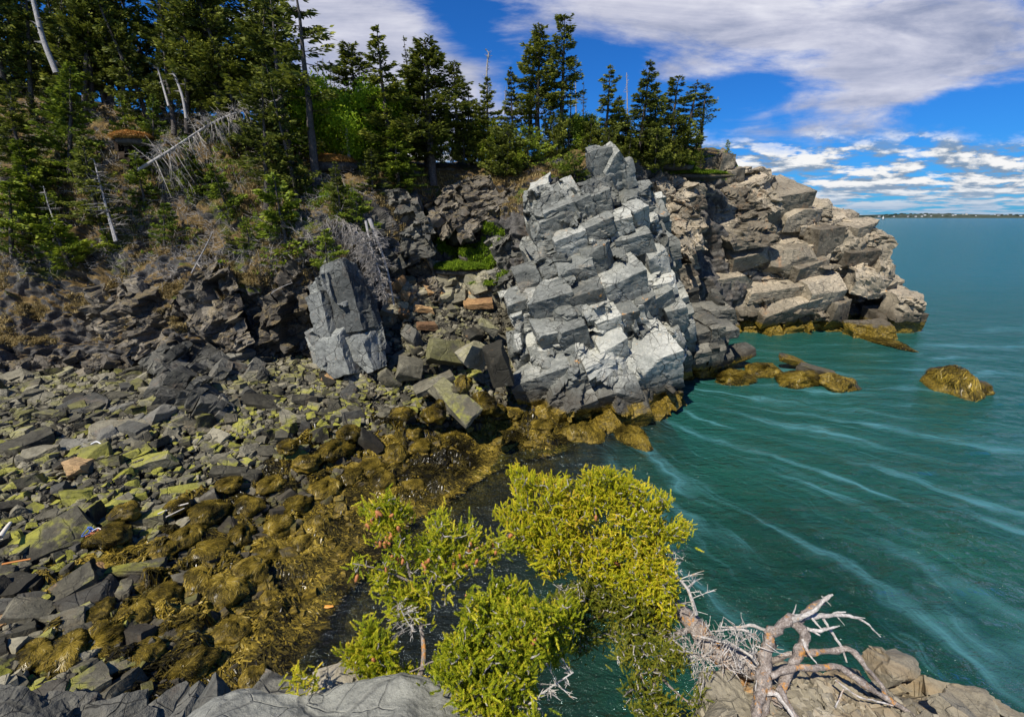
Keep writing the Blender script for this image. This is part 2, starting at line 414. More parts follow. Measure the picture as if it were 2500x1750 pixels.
M['head'] = rock_mat('headland_rock', (.072, .060, .043), (.205, .178, .13), (.42, .355, .255), lichen=.8, weedz=.9, wet=2.1, crack=.75, stain=(.36, .20, .10), moss=.0)
M['cliff'] = rock_mat('cliff_rock', (.035, .031, .026), (.10, .088, .068), (.225, .198, .152), lichen=.2, crack=.6, stain=(.17, .12, .07), moss=.45)
M['dark'] = rock_mat('dark_rock', (.032, .032, .027), (.095, .093, .078), (.21, .20, .162), lichen=.15, crack=.8, stain=(.20, .14, .09))
M['shore'] = rock_mat('shore_stone', (.028, .026, .019), (.100, .092, .064), (.265, .242, .17), lichen=.2, crack=.35, stain=(.19, .15, .09), objvar=.6, green=.85, weedz=.35)
M['pillar'] = rock_mat('pillar_rock', (.04, .044, .042), (.12, .126, .118), (.27, .28, .255), lichen=.15, crack=.7, stain=(.19, .14, .10))
M['rust'] = rock_mat('rusty_stone', (.16, .09, .045), (.34, .20, .085), (.50, .34, .17), lichen=.3, crack=.3, objvar=.3, weedz=.2)
M['near'] = rock_mat('foreground_rock', (.12, .105, .075), (.225, .20, .145), (.37, .335, .26), weed=False, lichen=.5, crack=.5, stain=(.33, .22, .10), fine=3.2, crsc=1.6)
M['near_grey'] = rock_mat('lichen_speckled_rock', (.10, .10, .09), (.20, .20, .17), (.36, .36, .30), weed=False, lichen=.15, crack=.3, stain=(.30, .29, .17), fine=4.5, crsc=1.3)
M['weedrock'] = rock_mat('weed_rock', (.05, .045, .03), (.10, .085, .04), (.17, .14, .06), lichen=0, crack=0, weedz=1.5)

def slope_mat():
    m, g = new_mat('slope_ground'); P = g.pos(); x, y, z = g.xyz(P)
    N = g.xyz(g.n('ShaderNodeNewGeometry').outputs['True Normal'])[2]
    n1 = g.noise(P, .5, 5, .62); n2 = g.noise(P, 3.1, 6, .7); n3 = g.noise(P, 15, 5, .75)
    rock = g.ramp(g.m('ADD', g.m('MULTIPLY', n2, .6), g.m('MULTIPLY', n3, .4)), [(.30, (.018, .018, .018)), (.48, (.07, .067, .062)), (.68, (.19, .178, .155))])
    st = g.ss(g.noise(P, .8, 5, .7, .5), .52, .68)
    rock = g.mix(g.m('MULTIPLY', st, .45), rock, (.15, .10, .055))
    soil = g.ramp(g.m('ADD', g.m('MULTIPLY', n2, .5), g.m('MULTIPLY', n3, .5)), [(.3, (.018, .015, .008)), (.45, (.075, .052, .022)), (.56, (.17, .115, .045)), (.72, (.36, .26, .12))])
    green = g.ramp(n3, [(.3, (.02, .03, .006)), (.55, (.08, .10, .018)), (.75, (.19, .20, .04))])
    soil = g.mix(g.ss(g.noise(P, .38, 4, .6), .50, .62), soil, green)
    att = g.n('ShaderNodeAttribute', attribute_name='tint').outputs['Fac']
    k = g.ss(g.m('ADD', g.m('ADD', N, g.m('MULTIPLY', g.m('SUBTRACT', n2, .5), .9)), g.m('MULTIPLY', g.m('SUBTRACT', att, .5), 1.3)), .42, .66)
    col = g.mix(k, rock, soil)
    zz = g.m('ADD', z, g.m('MULTIPLY', g.m('SUBTRACT', g.noise(P, 1.3, 5, .65), .5), 1.3))
    col = g.mix(g.m('SUBTRACT', 1.0, g.ss(zz, .5, 1.0)), col, g.ramp(g.noise(P, 9, 5, .75), [(.32, (.022, .017, .004)), (.68, (.26, .17, .02))]))
    h = g.m('ADD', g.m('MULTIPLY', n2, .6), g.m('MULTIPLY', n3, .4))
    finish(g, col, .9, g.bump(h, .8, .12), .15); return m
M['slope'] = slope_mat()
def beach_mat():
    m, g = new_mat('beach_rubble'); P = g.pos(); x, y, z = g.xyz(P)
    wp = g.v('ADD', P, g.v('SCALE', g.noise(P, 3, 3, .6, col=True), .15))
    ce = g.vor(wp, 5.5, 'F1', 'Color'); r = g.xyz(ce)[0]; ed = g.vor(wp, 5.5, 'DISTANCE_TO_EDGE')
    n3 = g.noise(P, 20, 5, .7)
    col = g.ramp(g.m('ADD', g.m('MULTIPLY', r, .7), g.m('MULTIPLY', n3, .3)), [(.2, (.02, .018, .013)), (.5, (.075, .068, .048)), (.8, (.19, .17, .115))])
    col = g.mix(g.m('SUBTRACT', 1.0, g.ss(ed, .0, .09)), col, (.012, .012, .01))
    zz = g.m('ADD', z, g.m('MULTIPLY', g.m('SUBTRACT', g.noise(P, .9, 5, .65), .5), 1.5))
    wc = g.ramp(g.m('ADD', g.m('MULTIPLY', g.noise(P, 7, 6, .75), .6), g.m('MULTIPLY', g.noise(P, 1.2, 3, .6), .4)), [(.34, (.012, .010, .003)), (.48, (.06, .045, .010)), (.6, (.19, .125, .018)), (.75, (.36, .25, .06))])
    k = g.m('SUBTRACT', 1.0, g.ss(zz, .8, 1.25))
    col = g.mix(k, col, wc)
    h = g.m('ADD', g.m('MULTIPLY', g.ss(ed, 0, .2), .6), g.m('MULTIPLY', n3, .4))
    finish(g, col, g.mr(k, 0, 1, .85, .42), g.bump(h, .9, .10), .3); return m
M['beach'] = beach_mat()
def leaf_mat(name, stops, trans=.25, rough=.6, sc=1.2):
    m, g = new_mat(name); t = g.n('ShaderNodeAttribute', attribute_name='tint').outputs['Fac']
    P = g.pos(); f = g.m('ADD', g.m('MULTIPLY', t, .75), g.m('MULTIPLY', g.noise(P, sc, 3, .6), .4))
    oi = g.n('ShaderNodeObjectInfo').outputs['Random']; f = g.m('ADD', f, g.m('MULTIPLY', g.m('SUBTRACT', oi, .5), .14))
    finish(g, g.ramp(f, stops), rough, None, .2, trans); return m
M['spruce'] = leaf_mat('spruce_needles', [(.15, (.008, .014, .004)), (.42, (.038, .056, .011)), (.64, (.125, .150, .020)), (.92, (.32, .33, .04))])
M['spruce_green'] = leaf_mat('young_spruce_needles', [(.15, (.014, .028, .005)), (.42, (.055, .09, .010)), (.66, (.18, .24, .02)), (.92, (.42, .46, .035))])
M['leaf'] = leaf_mat('birch_leaves', [(.15, (.06, .11, .008)), (.5, (.21, .34, .014)), (.9, (.48, .60, .04))], .5)
M['dry'] = leaf_mat('dry_grass', [(.1, (.07, .05, .018)), (.4, (.19, .145, .05)), (.7, (.42, .32, .14)), (.95, (.66, .54, .28))], .25, .8, 2.5)
M['green_grass'] = leaf_mat('green_plants', [(.1, (.03, .06, .006)), (.5, (.13, .22, .015)), (.9, (.34, .46, .03))], .35, .7, 2.5)
M['orange_turf'] = leaf_mat('orange_dead_turf', [(.1, (.17, .08, .02)), (.5, (.48, .26, .07)), (.9, (.75, .48, .18))], .2, .8, 2.5)
M['weed'] = leaf_mat('seaweed', [(.18, (.008, .007, .003)), (.40, (.045, .036, .009)), (.60, (.17, .122, .018)), (.80, (.38, .27, .04)), (.97, (.58, .48, .22))], .1, .26, 1.6)
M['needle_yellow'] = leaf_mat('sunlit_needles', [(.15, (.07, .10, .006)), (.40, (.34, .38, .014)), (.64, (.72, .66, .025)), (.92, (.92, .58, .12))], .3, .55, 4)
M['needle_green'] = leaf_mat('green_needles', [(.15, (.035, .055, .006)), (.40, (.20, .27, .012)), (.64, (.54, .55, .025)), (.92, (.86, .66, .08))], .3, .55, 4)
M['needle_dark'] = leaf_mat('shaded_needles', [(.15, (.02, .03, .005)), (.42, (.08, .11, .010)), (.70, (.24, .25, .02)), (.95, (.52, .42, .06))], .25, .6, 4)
def bark_mat(name, c0, c1, c2, sc=8, lich=0):
    m, g = new_mat(name); P = g.pos(); n = g.noise(P, sc, 5, .7); n2 = g.noise(P, sc * 4, 4, .7)
    t = g.n('ShaderNodeAttribute', attribute_name='tint').outputs['Fac']
    col = g.ramp(g.m('ADD', g.m('MULTIPLY', n, .6), g.m('MULTIPLY', n2, .4)), [(.3, c0), (.5, c1), (.7, c2)])
    if lich:
        l = g.m('MULTIPLY', g.ss(g.noise(P, 9, 6, .75), .55, .62), lich); col = g.mix(l, col, (.55, .24, .03))
    finish(g, col, .85, g.bump(g.m('ADD', n, n2), .8, .25 / sc), .2); return m
M['bark'] = bark_mat('spruce_bark', (.025, .022, .02), (.085, .075, .068), (.20, .185, .17))
M['dead'] = bark_mat('weathered_wood', (.14, .135, .13), (.32, .31, .30), (.55, .53, .51), 10)
M['twig'] = bark_mat('grey_twigs', (.13, .12, .105), (.33, .305, .27), (.56, .53, .48), 6)
M['gnarl'] = bark_mat('gnarled_bark', (.07, .058, .048), (.25, .21, .18), (.55, .50, .44), 30, .8)
M['silver'] = bark_mat('silvery_dead_wood', (.20, .18, .16), (.46, .43, .39), (.76, .73, .68), 22, .35)
def plain(name, c, rough=.6, sc=30, var=.3, spec=.3):
    m, g = new_mat(name); P = g.pos(); n = g.noise(P, sc, 4, .6)
    col = g.mix(n, tuple(q * (1 - var) for q in c), tuple(min(1, q * (1 + var)) for q in c))
    finish(g, col, rough, g.bump(n, .3, .2 / sc), spec); return m
M['cone'] = plain('spruce_cone', (.38, .15, .055), .55, 300)
M['soil'] = plain('dark_soil', (.03, .02, .012), .95, 6, .6)
M['orange_wood'] = plain('orange_bark_chip', (.50, .20, .05), .7)
M['white'] = plain('white_paint', (.75, .75, .73), .5, 2, .06)
M['pale_wood'] = plain('pale_driftwood', (.60, .55, .46), .8, 20)
M['blue_rope'] = plain('blue_rope', (.05, .13, .42), .7)
M['orange_rope'] = plain('orange_rope', (.62, .22, .10), .7)
M['shell'] = plain('orange_crab_shell', (.70, .30, .06), .4)
M['far_wood'] = plain('far_woodland', (.014, .028, .018), .95, .02, .5)
M['far_land'] = plain('far_land', (.05, .06, .035), .95, .01, .5)
M['roof'] = plain('grey_roof', (.10, .10, .11), .8)
M['hull'] = plain('dark_hull', (.05, .03, .03), .5)
# ------------------------------------------------------------------ landmass: one sheet of cliff, slope and wooded top
C = {   # px : rows (py, Y) foot, mid face, brow, slope, wooded ledge ; last value = grassiness of the slope
 -420: [(1000, 20), (820, 23.5), (660, 27), (480, 31), (230, 36)],
 -150: [(940, 21.5), (800, 24), (650, 27), (460, 30.5), (230, 36)],
 0:    [(912, 22.5), (800, 24.3), (665, 26.5), (450, 30), (235, 35)],
 120:  [(905, 23.2), (790, 24.8), (655, 26.8), (440, 30), (245, 35)],
 220:  [(900, 23.6), (780, 25), (640, 26.8), (430, 30), (260, 35)],
 320:  [(905, 23.6), (800, 24.6), (690, 25.8), (400, 30.5), (285, 34)],
 420:  [(895, 23.6), (775, 24.6), (665, 25.8), (430, 30), (290, 35)],
 520:  [(880, 24), (755, 25.0), (650, 25.8), (450, 30), (300, 36)],
 610:  [(868, 24.5), (750, 25.8), (650, 26.2), (460, 29.5), (320, 36)],
 700:  [(868, 25.3), (760, 27.0), (640, 26.2), (490, 29), (340, 36)],
 770:  [(872, 25.6), (760, 26.9), (625, 26.4), (500, 28.5), (350, 35)],
 850:  [(870, 25.8), (720, 26.6), (560, 27.5), (470, 29.5), (365, 34.5)],
 940:  [(800, 27.2), (680, 28.5), (540, 29.3), (460, 31), (392, 34)],
 1000: [(752, 28.3), (660, 30), (500, 32), (448, 33), (400, 34.5)],
 1080: [(722, 29.2), (640, 31.5), (555, 33.5), (440, 34.5), (405, 35.5)],
 1150: [(715, 29.3), (650, 30.5), (545, 33.2), (445, 34), (405, 35.5)],
 1220: [(740, 28.5), (650, 29.5), (540, 31), (450, 33), (405, 35)],
 1300: [(800, 27.5), (680, 28.5), (520, 30), (430, 32), (385, 35)],
 1400: [(850, 27.5), (640, 29.5), (450, 31.5), (400, 33.5), (365, 36)],
 1500: [(850, 30), (600, 32.5), (420, 34.5), (385, 36), (350, 38)],
 1600: [(830, 33.5), (600, 36.5), (425, 38.5), (380, 40), (350, 42)],
 1680: [(820, 38), (620, 40), (432, 42), (385, 44), (352, 46)],
 1760: [(822, 40), (640, 41.5), (440, 44.5), (408, 46), (372, 47.5)],
 1830: [(825, 41.5), (650, 43.5), (470, 47), (440, 49), (440, 52)],
 1900: [(825, 43.5), (660, 46), (540, 49), (520, 51), (520, 54)],
}
pxs = sorted(C); rows = []
for px in pxs:
    r = C[px]; pts = [WY(px, *q) for q in r]
    foot = pts[0].copy(); d = np.array([0, -1., 0]); a0 = foot + (0, -.3, -3.0)
    top = pts[-1]; b1 = top + (0.6, 6, .6); b2 = top + (4, 22, .2); b3 = top + (8, 60, -6)
    rows.append([a0] + pts + [b1, b2, b3])
rows = np.array(rows)                     # columns x rows x 3
A = lin(rows, 120) * .35 + catmull(rows, 120) * .65
A = np.transpose(A, (1, 0, 2))            # rows x columns
NU, NV = 860, 560
B = lin(A, NV) * .4 + catmull(A, NV) * .6
# denser sampling on the visible face: rows 0..6 of 9
tt = np.concatenate([np.linspace(0, 5.0 / 8, int(NV * .9)), np.linspace(5.0 / 8, 1, int(NV * .1) + 1)[1:]]) * (NV - 1)
i = np.clip(np.floor(tt).astype(int), 0, NV - 2); f = (tt - i)[:, None, None]; B = B[i] * (1 - f) + B[i + 1] * f
B = np.transpose(B, (1, 0, 2)); B = lin(B, NU); B = np.transpose(B, (1, 0, 2)); NVr = B.shape[0]
gu = np.gradient(B, axis=1); gv = np.gradient(B, axis=0); Nn = np.cross(gu, gv); Nn /= np.linalg.norm(Nn, axis=2)[..., None] + 1e-9
Pf = B.reshape(-1, 3); Nf = Nn.reshape(-1, 3)
Rc = rotm((-.35, -.2, .92), (1, .15, .35))
v_ = np.repeat(tt / (NV - 1) * 8, NU)     # 1..3 face, 3..5 slope, 5+ top
wp = Pf + np.stack([fbm(Pf, .45, 3, q) for q in range(3)], 1) * .5
big, e1 = fracture(wp, Rc, np.array([1.5, 1.3, 2.6]), 11, .7)
sm, e2 = fracture(wp, Rc, np.array([.55, .5, .95]), 23, .8)
ti, e3 = fracture(wp, Rc, np.array([.26, .24, .34]), 31, .8)
face = np.interp(v_, [0, 1, 2.6, 3.3, 4.4, 6, 8], [1, 1, 1, .55, .30, .15, .2])
disp = (big * 1.05 + sm * .42 + ti * .18) * face + fbm(Pf, .3, 3, 5) * .35 - (np.exp(-e1 * 14) * .16 + np.exp(-e2 * 12) * .05) * face
disp += fbm(Pf, 1.6, 4, 9) * .14 * (1.2 - face)
D2 = disp.reshape(NVr, NU)
for _ in range(2):
    D2[1:-1] = (D2[:-2] + 2 * D2[1:-1] + D2[2:]) / 4; D2[:, 1:-1] = (D2[:, :-2] + 2 * D2[:, 1:-1] + D2[:, 2:]) / 4
disp = D2.ravel()
Pf = Pf + Nf * disp[:, None]
grass = np.interp(v_, [0, 2.2, 3.0, 3.6, 8], [0, .05, .45, .75, .9]) + fbm(B.reshape(-1, 3), .35, 3, 77) * .25
# left of the pillar the face is earthy and grassy higher up
xx = Pf[:, 0]; grass += np.where((xx < -13) & (v_ > 1.4) & (v_ < 3), .30, 0) - np.where((xx > -10) & (v_ < 3.6), .25, 0)
LAND = Pf.reshape(NVr, NU, 3); LANDB = B
mb = MB(); mb.add(Pf, gridfaces(NVr, NU), a=np.clip(grass, 0, 1))
land = mb.build('cliff_and_wooded_slope', M['slope']); tag(land, kind='structure')
def land_at(px, row):
    """world point on the land sheet at photo column px and sheet row (0..8, fractional)"""
    u_ = np.interp(px, pxs, np.arange(len(pxs))) / (len(pxs) - 1) * (NU - 1)
    r_ = np.interp(row / 8 * (NV - 1), tt, np.arange(NVr)); return LAND[int(round(r_)), int(round(u_))]

# ------------------------------------------------------------------ beach and sea bed (height field)
cp = []
for (px, py, z) in [(-600, 960, 3), (-600, 1300, 2.2), (-500, 1750, 1.6), (0, 1000, 2.4), (0, 1100, 2.0), (0, 1200, 1.7), (0, 1450, 1.25), (0, 1750, 1.2), (150, 1650, 1.0), (300, 1700, .75),
        (200, 1000, 2.3), (200, 1150, 1.75), (200, 1300, 1.2), (400, 980, 2.3), (400, 1080, 1.75), (400, 1200, 1.2), (300, 1400, .8), (600, 950, 2.1), (600, 1050, 1.5), (600, 1200, .75),
        (750, 930, 2.0), (750, 1030, 1.35), (700, 1150, .7), (900, 960, 1.7), (900, 1060, .8), (1000, 940, 1.75), (1000, 1010, 1.0), (1100, 920, 1.9), (1150, 990, .85), (1240, 980, .75),
        (450, 1500, .5), (550, 1420, .45), (600, 1320, .45), (700, 1250, .4), (850, 1150, .38), (1000, 1090, .32), (1120, 1060, .25), (1200, 1040, .25), (1300, 1050, .15),
        (600, 1600, .15), (650, 1500, .12), (700, 1400, .12), (800, 1300, .1), (900, 1220, .08), (1050, 1160, .05), (1200, 1105, .04), (1370, 1085, 0), (500, 1720, .2),
        (700, 1620, -.15), (760, 1500, -.2), (830, 1400, -.12), (900, 1400, -.3), (950, 1300, -.2), (1100, 1250, -.35), (1250, 1170, -.5), (1400, 1120, -.6), (1000, 1500, -.9), (1200, 1400, -1.2),
        (800, 1750, -.6), (1300, 1700, -2), (1500, 1200, -2), (1500, 1060, -1), (1700, 1000, -1.6), (1800, 960, -1.2), (2000, 960, -1.8), (2300, 970, -1.5), (2500, 1200, -4), (2000, 1500, -4), (2500, 850, -4), (1900, 870, -1.2)]:
    cp.append(WZ(px, py, z))
for px in pxs:
    if px <= 1600: p = WY(px, *C[px][0]); cp.append(p); cp.append(p + (0, 2.5, .4))
cp = np.array(cp)
def tps_fit(P, lam=.02):
    n = len(P); d = np.linalg.norm(P[:, None, :2] - P[None, :, :2], axis=2); K = d + 0.0
    A = np.zeros((n + 3, n + 3)); A[:n, :n] = -K; A[:n, :n] += np.eye(n) * -lam; A[:n, n] = 1; A[:n, n + 1:] = P[:, :2]; A[n, :n] = 1; A[n + 1:, :n] = P[:, :2].T
    return np.linalg.solve(A, np.concatenate([P[:, 2], [0, 0, 0]]))
TW = tps_fit(cp)
def bz(x, y):
    x = np.atleast_1d(x).astype(float); y = np.atleast_1d(y).astype(float); r = np.zeros(len(x))
    for s in range(0, len(x), 60000):
        q = np.stack([x[s:s + 60000], y[s:s + 60000]], 1); d = np.linalg.norm(q[:, None] - cp[None, :, :2], axis=2)
        r[s:s + 60000] = -(d @ TW[:-3]) + TW[-3] + q @ TW[-2:]
    return np.clip(r, -4, 6.5)
gx = np.arange(-34, 8, .075); gy = np.arange(3.0, 30, .075); GX, GY = np.meshgrid(gx, gy)
gxc = np.linspace(-34, 8, 106); gyc = np.linspace(3, 30, 68); cx_, cy_ = np.meshgrid(gxc, gyc); zc = bz(cx_.ravel(), cy_.ravel()).reshape(cx_.shape)
fi = np.interp(gx, gxc, np.arange(106)); fj = np.interp(gy, gyc, np.arange(68)); i0 = np.clip(fi.astype(int), 0, 104); j0 = np.clip(fj.astype(int), 0, 66); fx = (fi - i0)[None]; fy = (fj - j0)[:, None]
ZB = (zc[j0][:, i0] * (1 - fx) + zc[j0][:, i0 + 1] * fx) * (1 - fy) + (zc[j0 + 1][:, i0] * (1 - fx) + zc[j0 + 1][:, i0 + 1] * fx) * fy
PB = np.stack([GX.ravel(), GY.ravel(), ZB.ravel()], 1)
a_, e_ = fracture(PB, np.eye(3), np.array([.55, .5, .5]), 41, .8); b_, f_ = fracture(PB, np.eye(3), np.array([.22, .22, .22]), 43, .8)
amp = np.clip((PB[:, 2] + .5) / .9, .25, 1)
PB[:, 2] += amp * (a_ * .34 + b_ * .12 - np.exp(-e_ * 12) * .12) + fbm(PB * (1, 1, 0), .35, 3, 3) * .10
ZBd = PB[:, 2].reshape(GX.shape)
mb = MB(); mb.add(PB, gridfaces(len(gy), len(gx))); tag(mb.build('beach', M['beach']), kind='structure')
def beach_z(x, y):
    i = np.clip(((np.asarray(x) - gx[0]) / .075).astype(int), 0, len(gx) - 1); j = np.clip(((np.asarray(y) - gy[0]) / .075).astype(int), 0, len(gy) - 1)
    return ZB[j, i]
# sea bed under everything, out to the horizon
mb = MB(); mb.add([(-9000, -2000, -4.3), (9000, -2000, -4.3), (9000, 12000, -4.3), (-9000, 12000, -4.3)], [[0, 1, 2, 3]]); tag(mb.build('sea_bed', M['beach']), kind='structure')

# ------------------------------------------------------------------ water
def water():
    xs = np.concatenate([[-9000, -2000, -300, -60], np.linspace(-34, 60, 380), [120, 400, 2000, 9000]])
    ys = np.concatenate([[-300, -40], np.linspace(2, 70, 280), [90, 160, 500, 2000, 9000]])
    X, Y = np.meshgrid(xs, ys); inb = (X > -34) & (X < 8) & (Y > 3) & (Y < 30)
    dep = np.where(inb, -beach_z(np.clip(X, -34, 7.9), np.clip(Y, 3, 29.9)), 4.0)
    P = np.stack([X.ravel(), Y.ravel(), np.zeros(X.size)], 1)
    near = np.exp(-((P[:, 0] / 80) ** 2 + (P[:, 1] / 60) ** 2)); Pl = P.copy()
    P[:, 2] = near * (fbm(P, .35, 3, 61) * .05 + fbm(P * (1, 2.2, 1), 1.3, 2, 62) * .02)
    mb = MB(); mb.add(P, gridfaces(len(ys), len(xs)), a=np.clip(dep.ravel(), -1, 4))
    m, g = new_mat('sea_water'); P = g.pos(); x, y, z = g.xyz(P)
    d = g.n('ShaderNodeAttribute', attribute_name='tint').outputs['Fac']
    dist = g.v('LENGTH', g.v('SUBTRACT', P, (0., 0., 0.)))
    # slicks and wind streaks fanning out of the cove, in plan
    dw = g.v('ADD', P, g.v('SCALE', g.noise(P, .10, 4, .6, col=True), 6.5))
    wx, wy, wz = g.xyz(dw)
    a1 = g.m('ARCTAN2', g.m('SUBTRACT', wy, 36.0), g.m('SUBTRACT', wx, 2.0)); rr = g.m('LENGTH' if False else 'SQRT', g.m('ADD', g.m('POWER', g.m('SUBTRACT', wx, 2.0), 2.0), g.m('POWER', g.m('SUBTRACT', wy, 36.0), 2.0)))
    st = g.noise(g.comb(g.m('MULTIPLY', a1, 17.0), g.m('MULTIPLY', rr, .085), 0.0), 1.0, 4, .55)
    st2 = g.noise(g.comb(g.m('MULTIPLY', a1, 75.0), g.m('MULTIPLY', rr, .16), 2.0), 1.0, 5, .65)
    brk = g.ss(g.noise(P, .35, 4, .6), .35, .6)
    side = g.m('MULTIPLY', g.ss(g.m('ADD', x, g.m('MULTIPLY', y, .30)), 5.5, 11.0), g.m('SUBTRACT', 1.0, g.ss(g.m('ADD', y, g.m('MULTIPLY', x, -.2)), 27., 40.)))
    streak = g.m('MULTIPLY', g.m('MULTIPLY', g.m('ADD', g.ss(st, .50, .70), g.m('MULTIPLY', g.ss(st2, .56, .74), .5)), g.m('ADD', .45, g.m('MULTIPLY', g.ss(st2, .4, .62), .55))), g.m('MULTIPLY', side, g.m('ADD', .35, g.m('MULTIPLY', brk, .65))))
    streak = g.m('MINIMUM', g.m('ADD', streak, g.m('MULTIPLY', g.m('MULTIPLY', g.ss(st, .38, .72), side), .18)), 1.0)
    big = g.noise(P, .13, 4, .6)
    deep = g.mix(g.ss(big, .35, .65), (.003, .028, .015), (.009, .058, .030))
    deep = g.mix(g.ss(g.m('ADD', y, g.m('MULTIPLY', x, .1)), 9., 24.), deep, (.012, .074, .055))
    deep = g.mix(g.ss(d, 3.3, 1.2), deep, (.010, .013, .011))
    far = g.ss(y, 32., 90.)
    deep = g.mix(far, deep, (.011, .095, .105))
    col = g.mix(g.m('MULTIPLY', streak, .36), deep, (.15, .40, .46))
    rip = g.noise(g.v('MULTIPLY', P, (1., 1.6, 1.)), 2.3, 4, .6, .4); rip2 = g.noise(g.v('MULTIPLY', P, (1., 1.9, 1.)), 7.5, 3, .6, .3)
    sw = g.noise(g.v('MULTIPLY', P, (.35, 1., 1.)), .32, 4, .6)
    calm = g.m('SUBTRACT', 1.0, g.m('MULTIPLY', streak, .7))
    h = g.m('ADD', g.m('MULTIPLY', rip, .24), g.m('ADD', g.m('MULTIPLY', rip2, .07), g.m('MULTIPLY', sw, .9)))
    bn = g.n('ShaderNodeBump'); g.put(bn.inputs['Strength'], g.m('MULTIPLY', calm, .9)); bn.inputs['Distance'].default_value = 1.0; g.put(bn.inputs['Height'], h)
    N = bn.outputs[0]
    df = g.n('ShaderNodeBsdfDiffuse'); g.put(df.inputs[0], col); g.put(df.inputs['Normal'], N)
    gl = g.n('ShaderNodeBsdfGlossy'); gl.inputs['Roughness'].default_value = .10; g.put(gl.inputs['Normal'], N); gl.inputs[0].default_value = (.8, .95, 1, 1)
    tr = g.n('ShaderNodeBsdfTransparent'); tr.inputs[0].default_value = (.75, .82, .72, 1)
    ms = g.n('ShaderNodeMixShader'); g.put(ms.inputs[0], g.ss(d, .1, 1.3)); g.L.new(tr.outputs[0], ms.inputs[1]); g.L.new(df.outputs[0], ms.inputs[2])
    fr = g.n('ShaderNodeFresnel'); fr.inputs[0].default_value = 1.33; g.put(fr.inputs[1], N)
    mx = g.n('ShaderNodeMixShader'); g.put(mx.inputs[0], g.m('MINIMUM', fr.outputs[0], .45)); g.L.new(ms.outputs[0], mx.inputs[1]); g.L.new(gl.outputs[0], mx.inputs[2])
    o = g.n('ShaderNodeOutputMaterial'); g.L.new(mx.outputs[0], o.inputs[0])
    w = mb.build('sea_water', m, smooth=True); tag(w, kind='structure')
water()
# ------------------------------------------------------------------ jointed rock masses
def yplane(y0, py0, y1, py1, cx, curv, extra=None):
    def f(px, py):
        t = (py - py0) / (py1 - py0); r = y0 + (y1 - y0) * np.clip(t, -.2, 1.2) + curv * ((px - cx) / 100.) ** 2
        if extra: r = r + extra(px, py)
        return r
    return f
Rs = rotm((-.30, -.42, .85), (1, .0, .42))
stack_poly = [(1282, 520), (1290, 470), (1340, 450), (1400, 455), (1440, 440), (1490, 450), (1540, 450), (1590, 480), (1600, 540), (1632, 600), (1645, 680), (1660, 730), (1682, 820), (1672, 890), (1662, 960), (1650, 1010), (1640, 1050),
              (1560, 1075), (1440, 1060), (1340, 1035), (1300, 1000), (1262, 930), (1245, 850), (1232, 770), (1262, 700), (1285, 640), (1300, 590)]
o = lattice(stack_poly, yplane(20.6, 1060, 27.2, 440, 1440, .42), Rs, (.9, 2.0), (1.2, 3.0), (1.6, 3.0), 101, 3.6, shift=.10, cuts=2, shrink=.985, env=(2.0, 1.9, 1.5), warp=.5)
def big_blocks(mb, L, yf, rot, seed, prot=.45, dk=.9, cell=.13, tw=.06):
    r = np.random.default_rng(seed)
    for (px, py, w, h) in L:
        y = float(yf(np.array([px]), np.array([py]))[0]); s = y / FPX; hw, hh = w * s / 2 * 1.06, h * s / 2 * .98; hd = dk * (hw + hh) / 2
        c = WY(px, py, y + hd - prot * r.uniform(.5, 1.2)); half = np.array([hw, hd, hh]); k = int(np.clip(round(2 * half.max() / cell), 6, 22))
        V, Q = block(c, half, rot @ rrot(r, tw), k, int(r.integers(1e9)), 4, .13, rough=0, cutd=(.66, 1.05))
        d, e = fracture(V, rot, np.array([.9, .8, .7]), seed + 3, .9); V = V + (V - c) / (np.linalg.norm(V - c, axis=1)[:, None] + 1e-9) * (d * .05 - np.exp(-e * 30) * .05)[:, None] + np.stack([fbm(V, 2.4, 3, seed + q) for q in range(3)], 1) * .03
        mb.add(V, Q, a=r.random())
SB = [(1340, 555, 80, 68), (1367, 527, 78, 72), (1455, 492, 62, 52), (1422, 508, 42, 62), (1388, 600, 70, 70), (1443, 565, 92, 62), (1455, 628, 74, 84), (1405, 655, 84, 62), (1517, 550, 50, 62), (1542, 595, 84, 68), (1557, 528, 44, 68), (1512, 692, 104, 96), (1600, 640, 50, 74), (1605, 697, 76, 38),
      (1352, 738, 104, 92), (1430, 722, 76, 90), (1276, 750, 70, 88), (1292, 682, 58, 66), (1572, 745, 56, 58), (1612, 728, 48, 62), (1475, 788, 70, 66), (1532, 770, 44, 58), (1648, 770, 48, 92), (1390, 818, 74, 84), (1345, 832, 70, 104), (1568, 885, 150, 170), (1490, 850, 72, 84), (1330, 925, 150, 104), (1430, 918, 66, 54), (1500, 950, 120, 78), (1625, 900, 50, 100), (1530, 1008, 130, 56), (1395, 985, 120, 44), (1640, 840, 46, 70)]
big_blocks(o, SB, yplane(20.6, 1060, 27.2, 440, 1440, .42), Rs, 5)
stack = tag(o.build('rock_stack', M['stack']), 'pale grey jointed rock crag standing between the gully and the green water', 'rock crag')
pin = MB(); big_blocks(pin, [(1464, 402, 46, 80), (1495, 412, 50, 84), (1525, 425, 36, 60), (1447, 378, 22, 36)], lambda px, py: 28.0 + px * 0, rotm((-.42, -.30, .86), (.86, .1, .5)), 77, .4, 1.1, .10, .10)
tag(pin.build('rock_pinnacle', M['stack']), 'pale grey leaning rock pinnacle on top of the crag, below the ridge spruces', 'rock pinnacle')
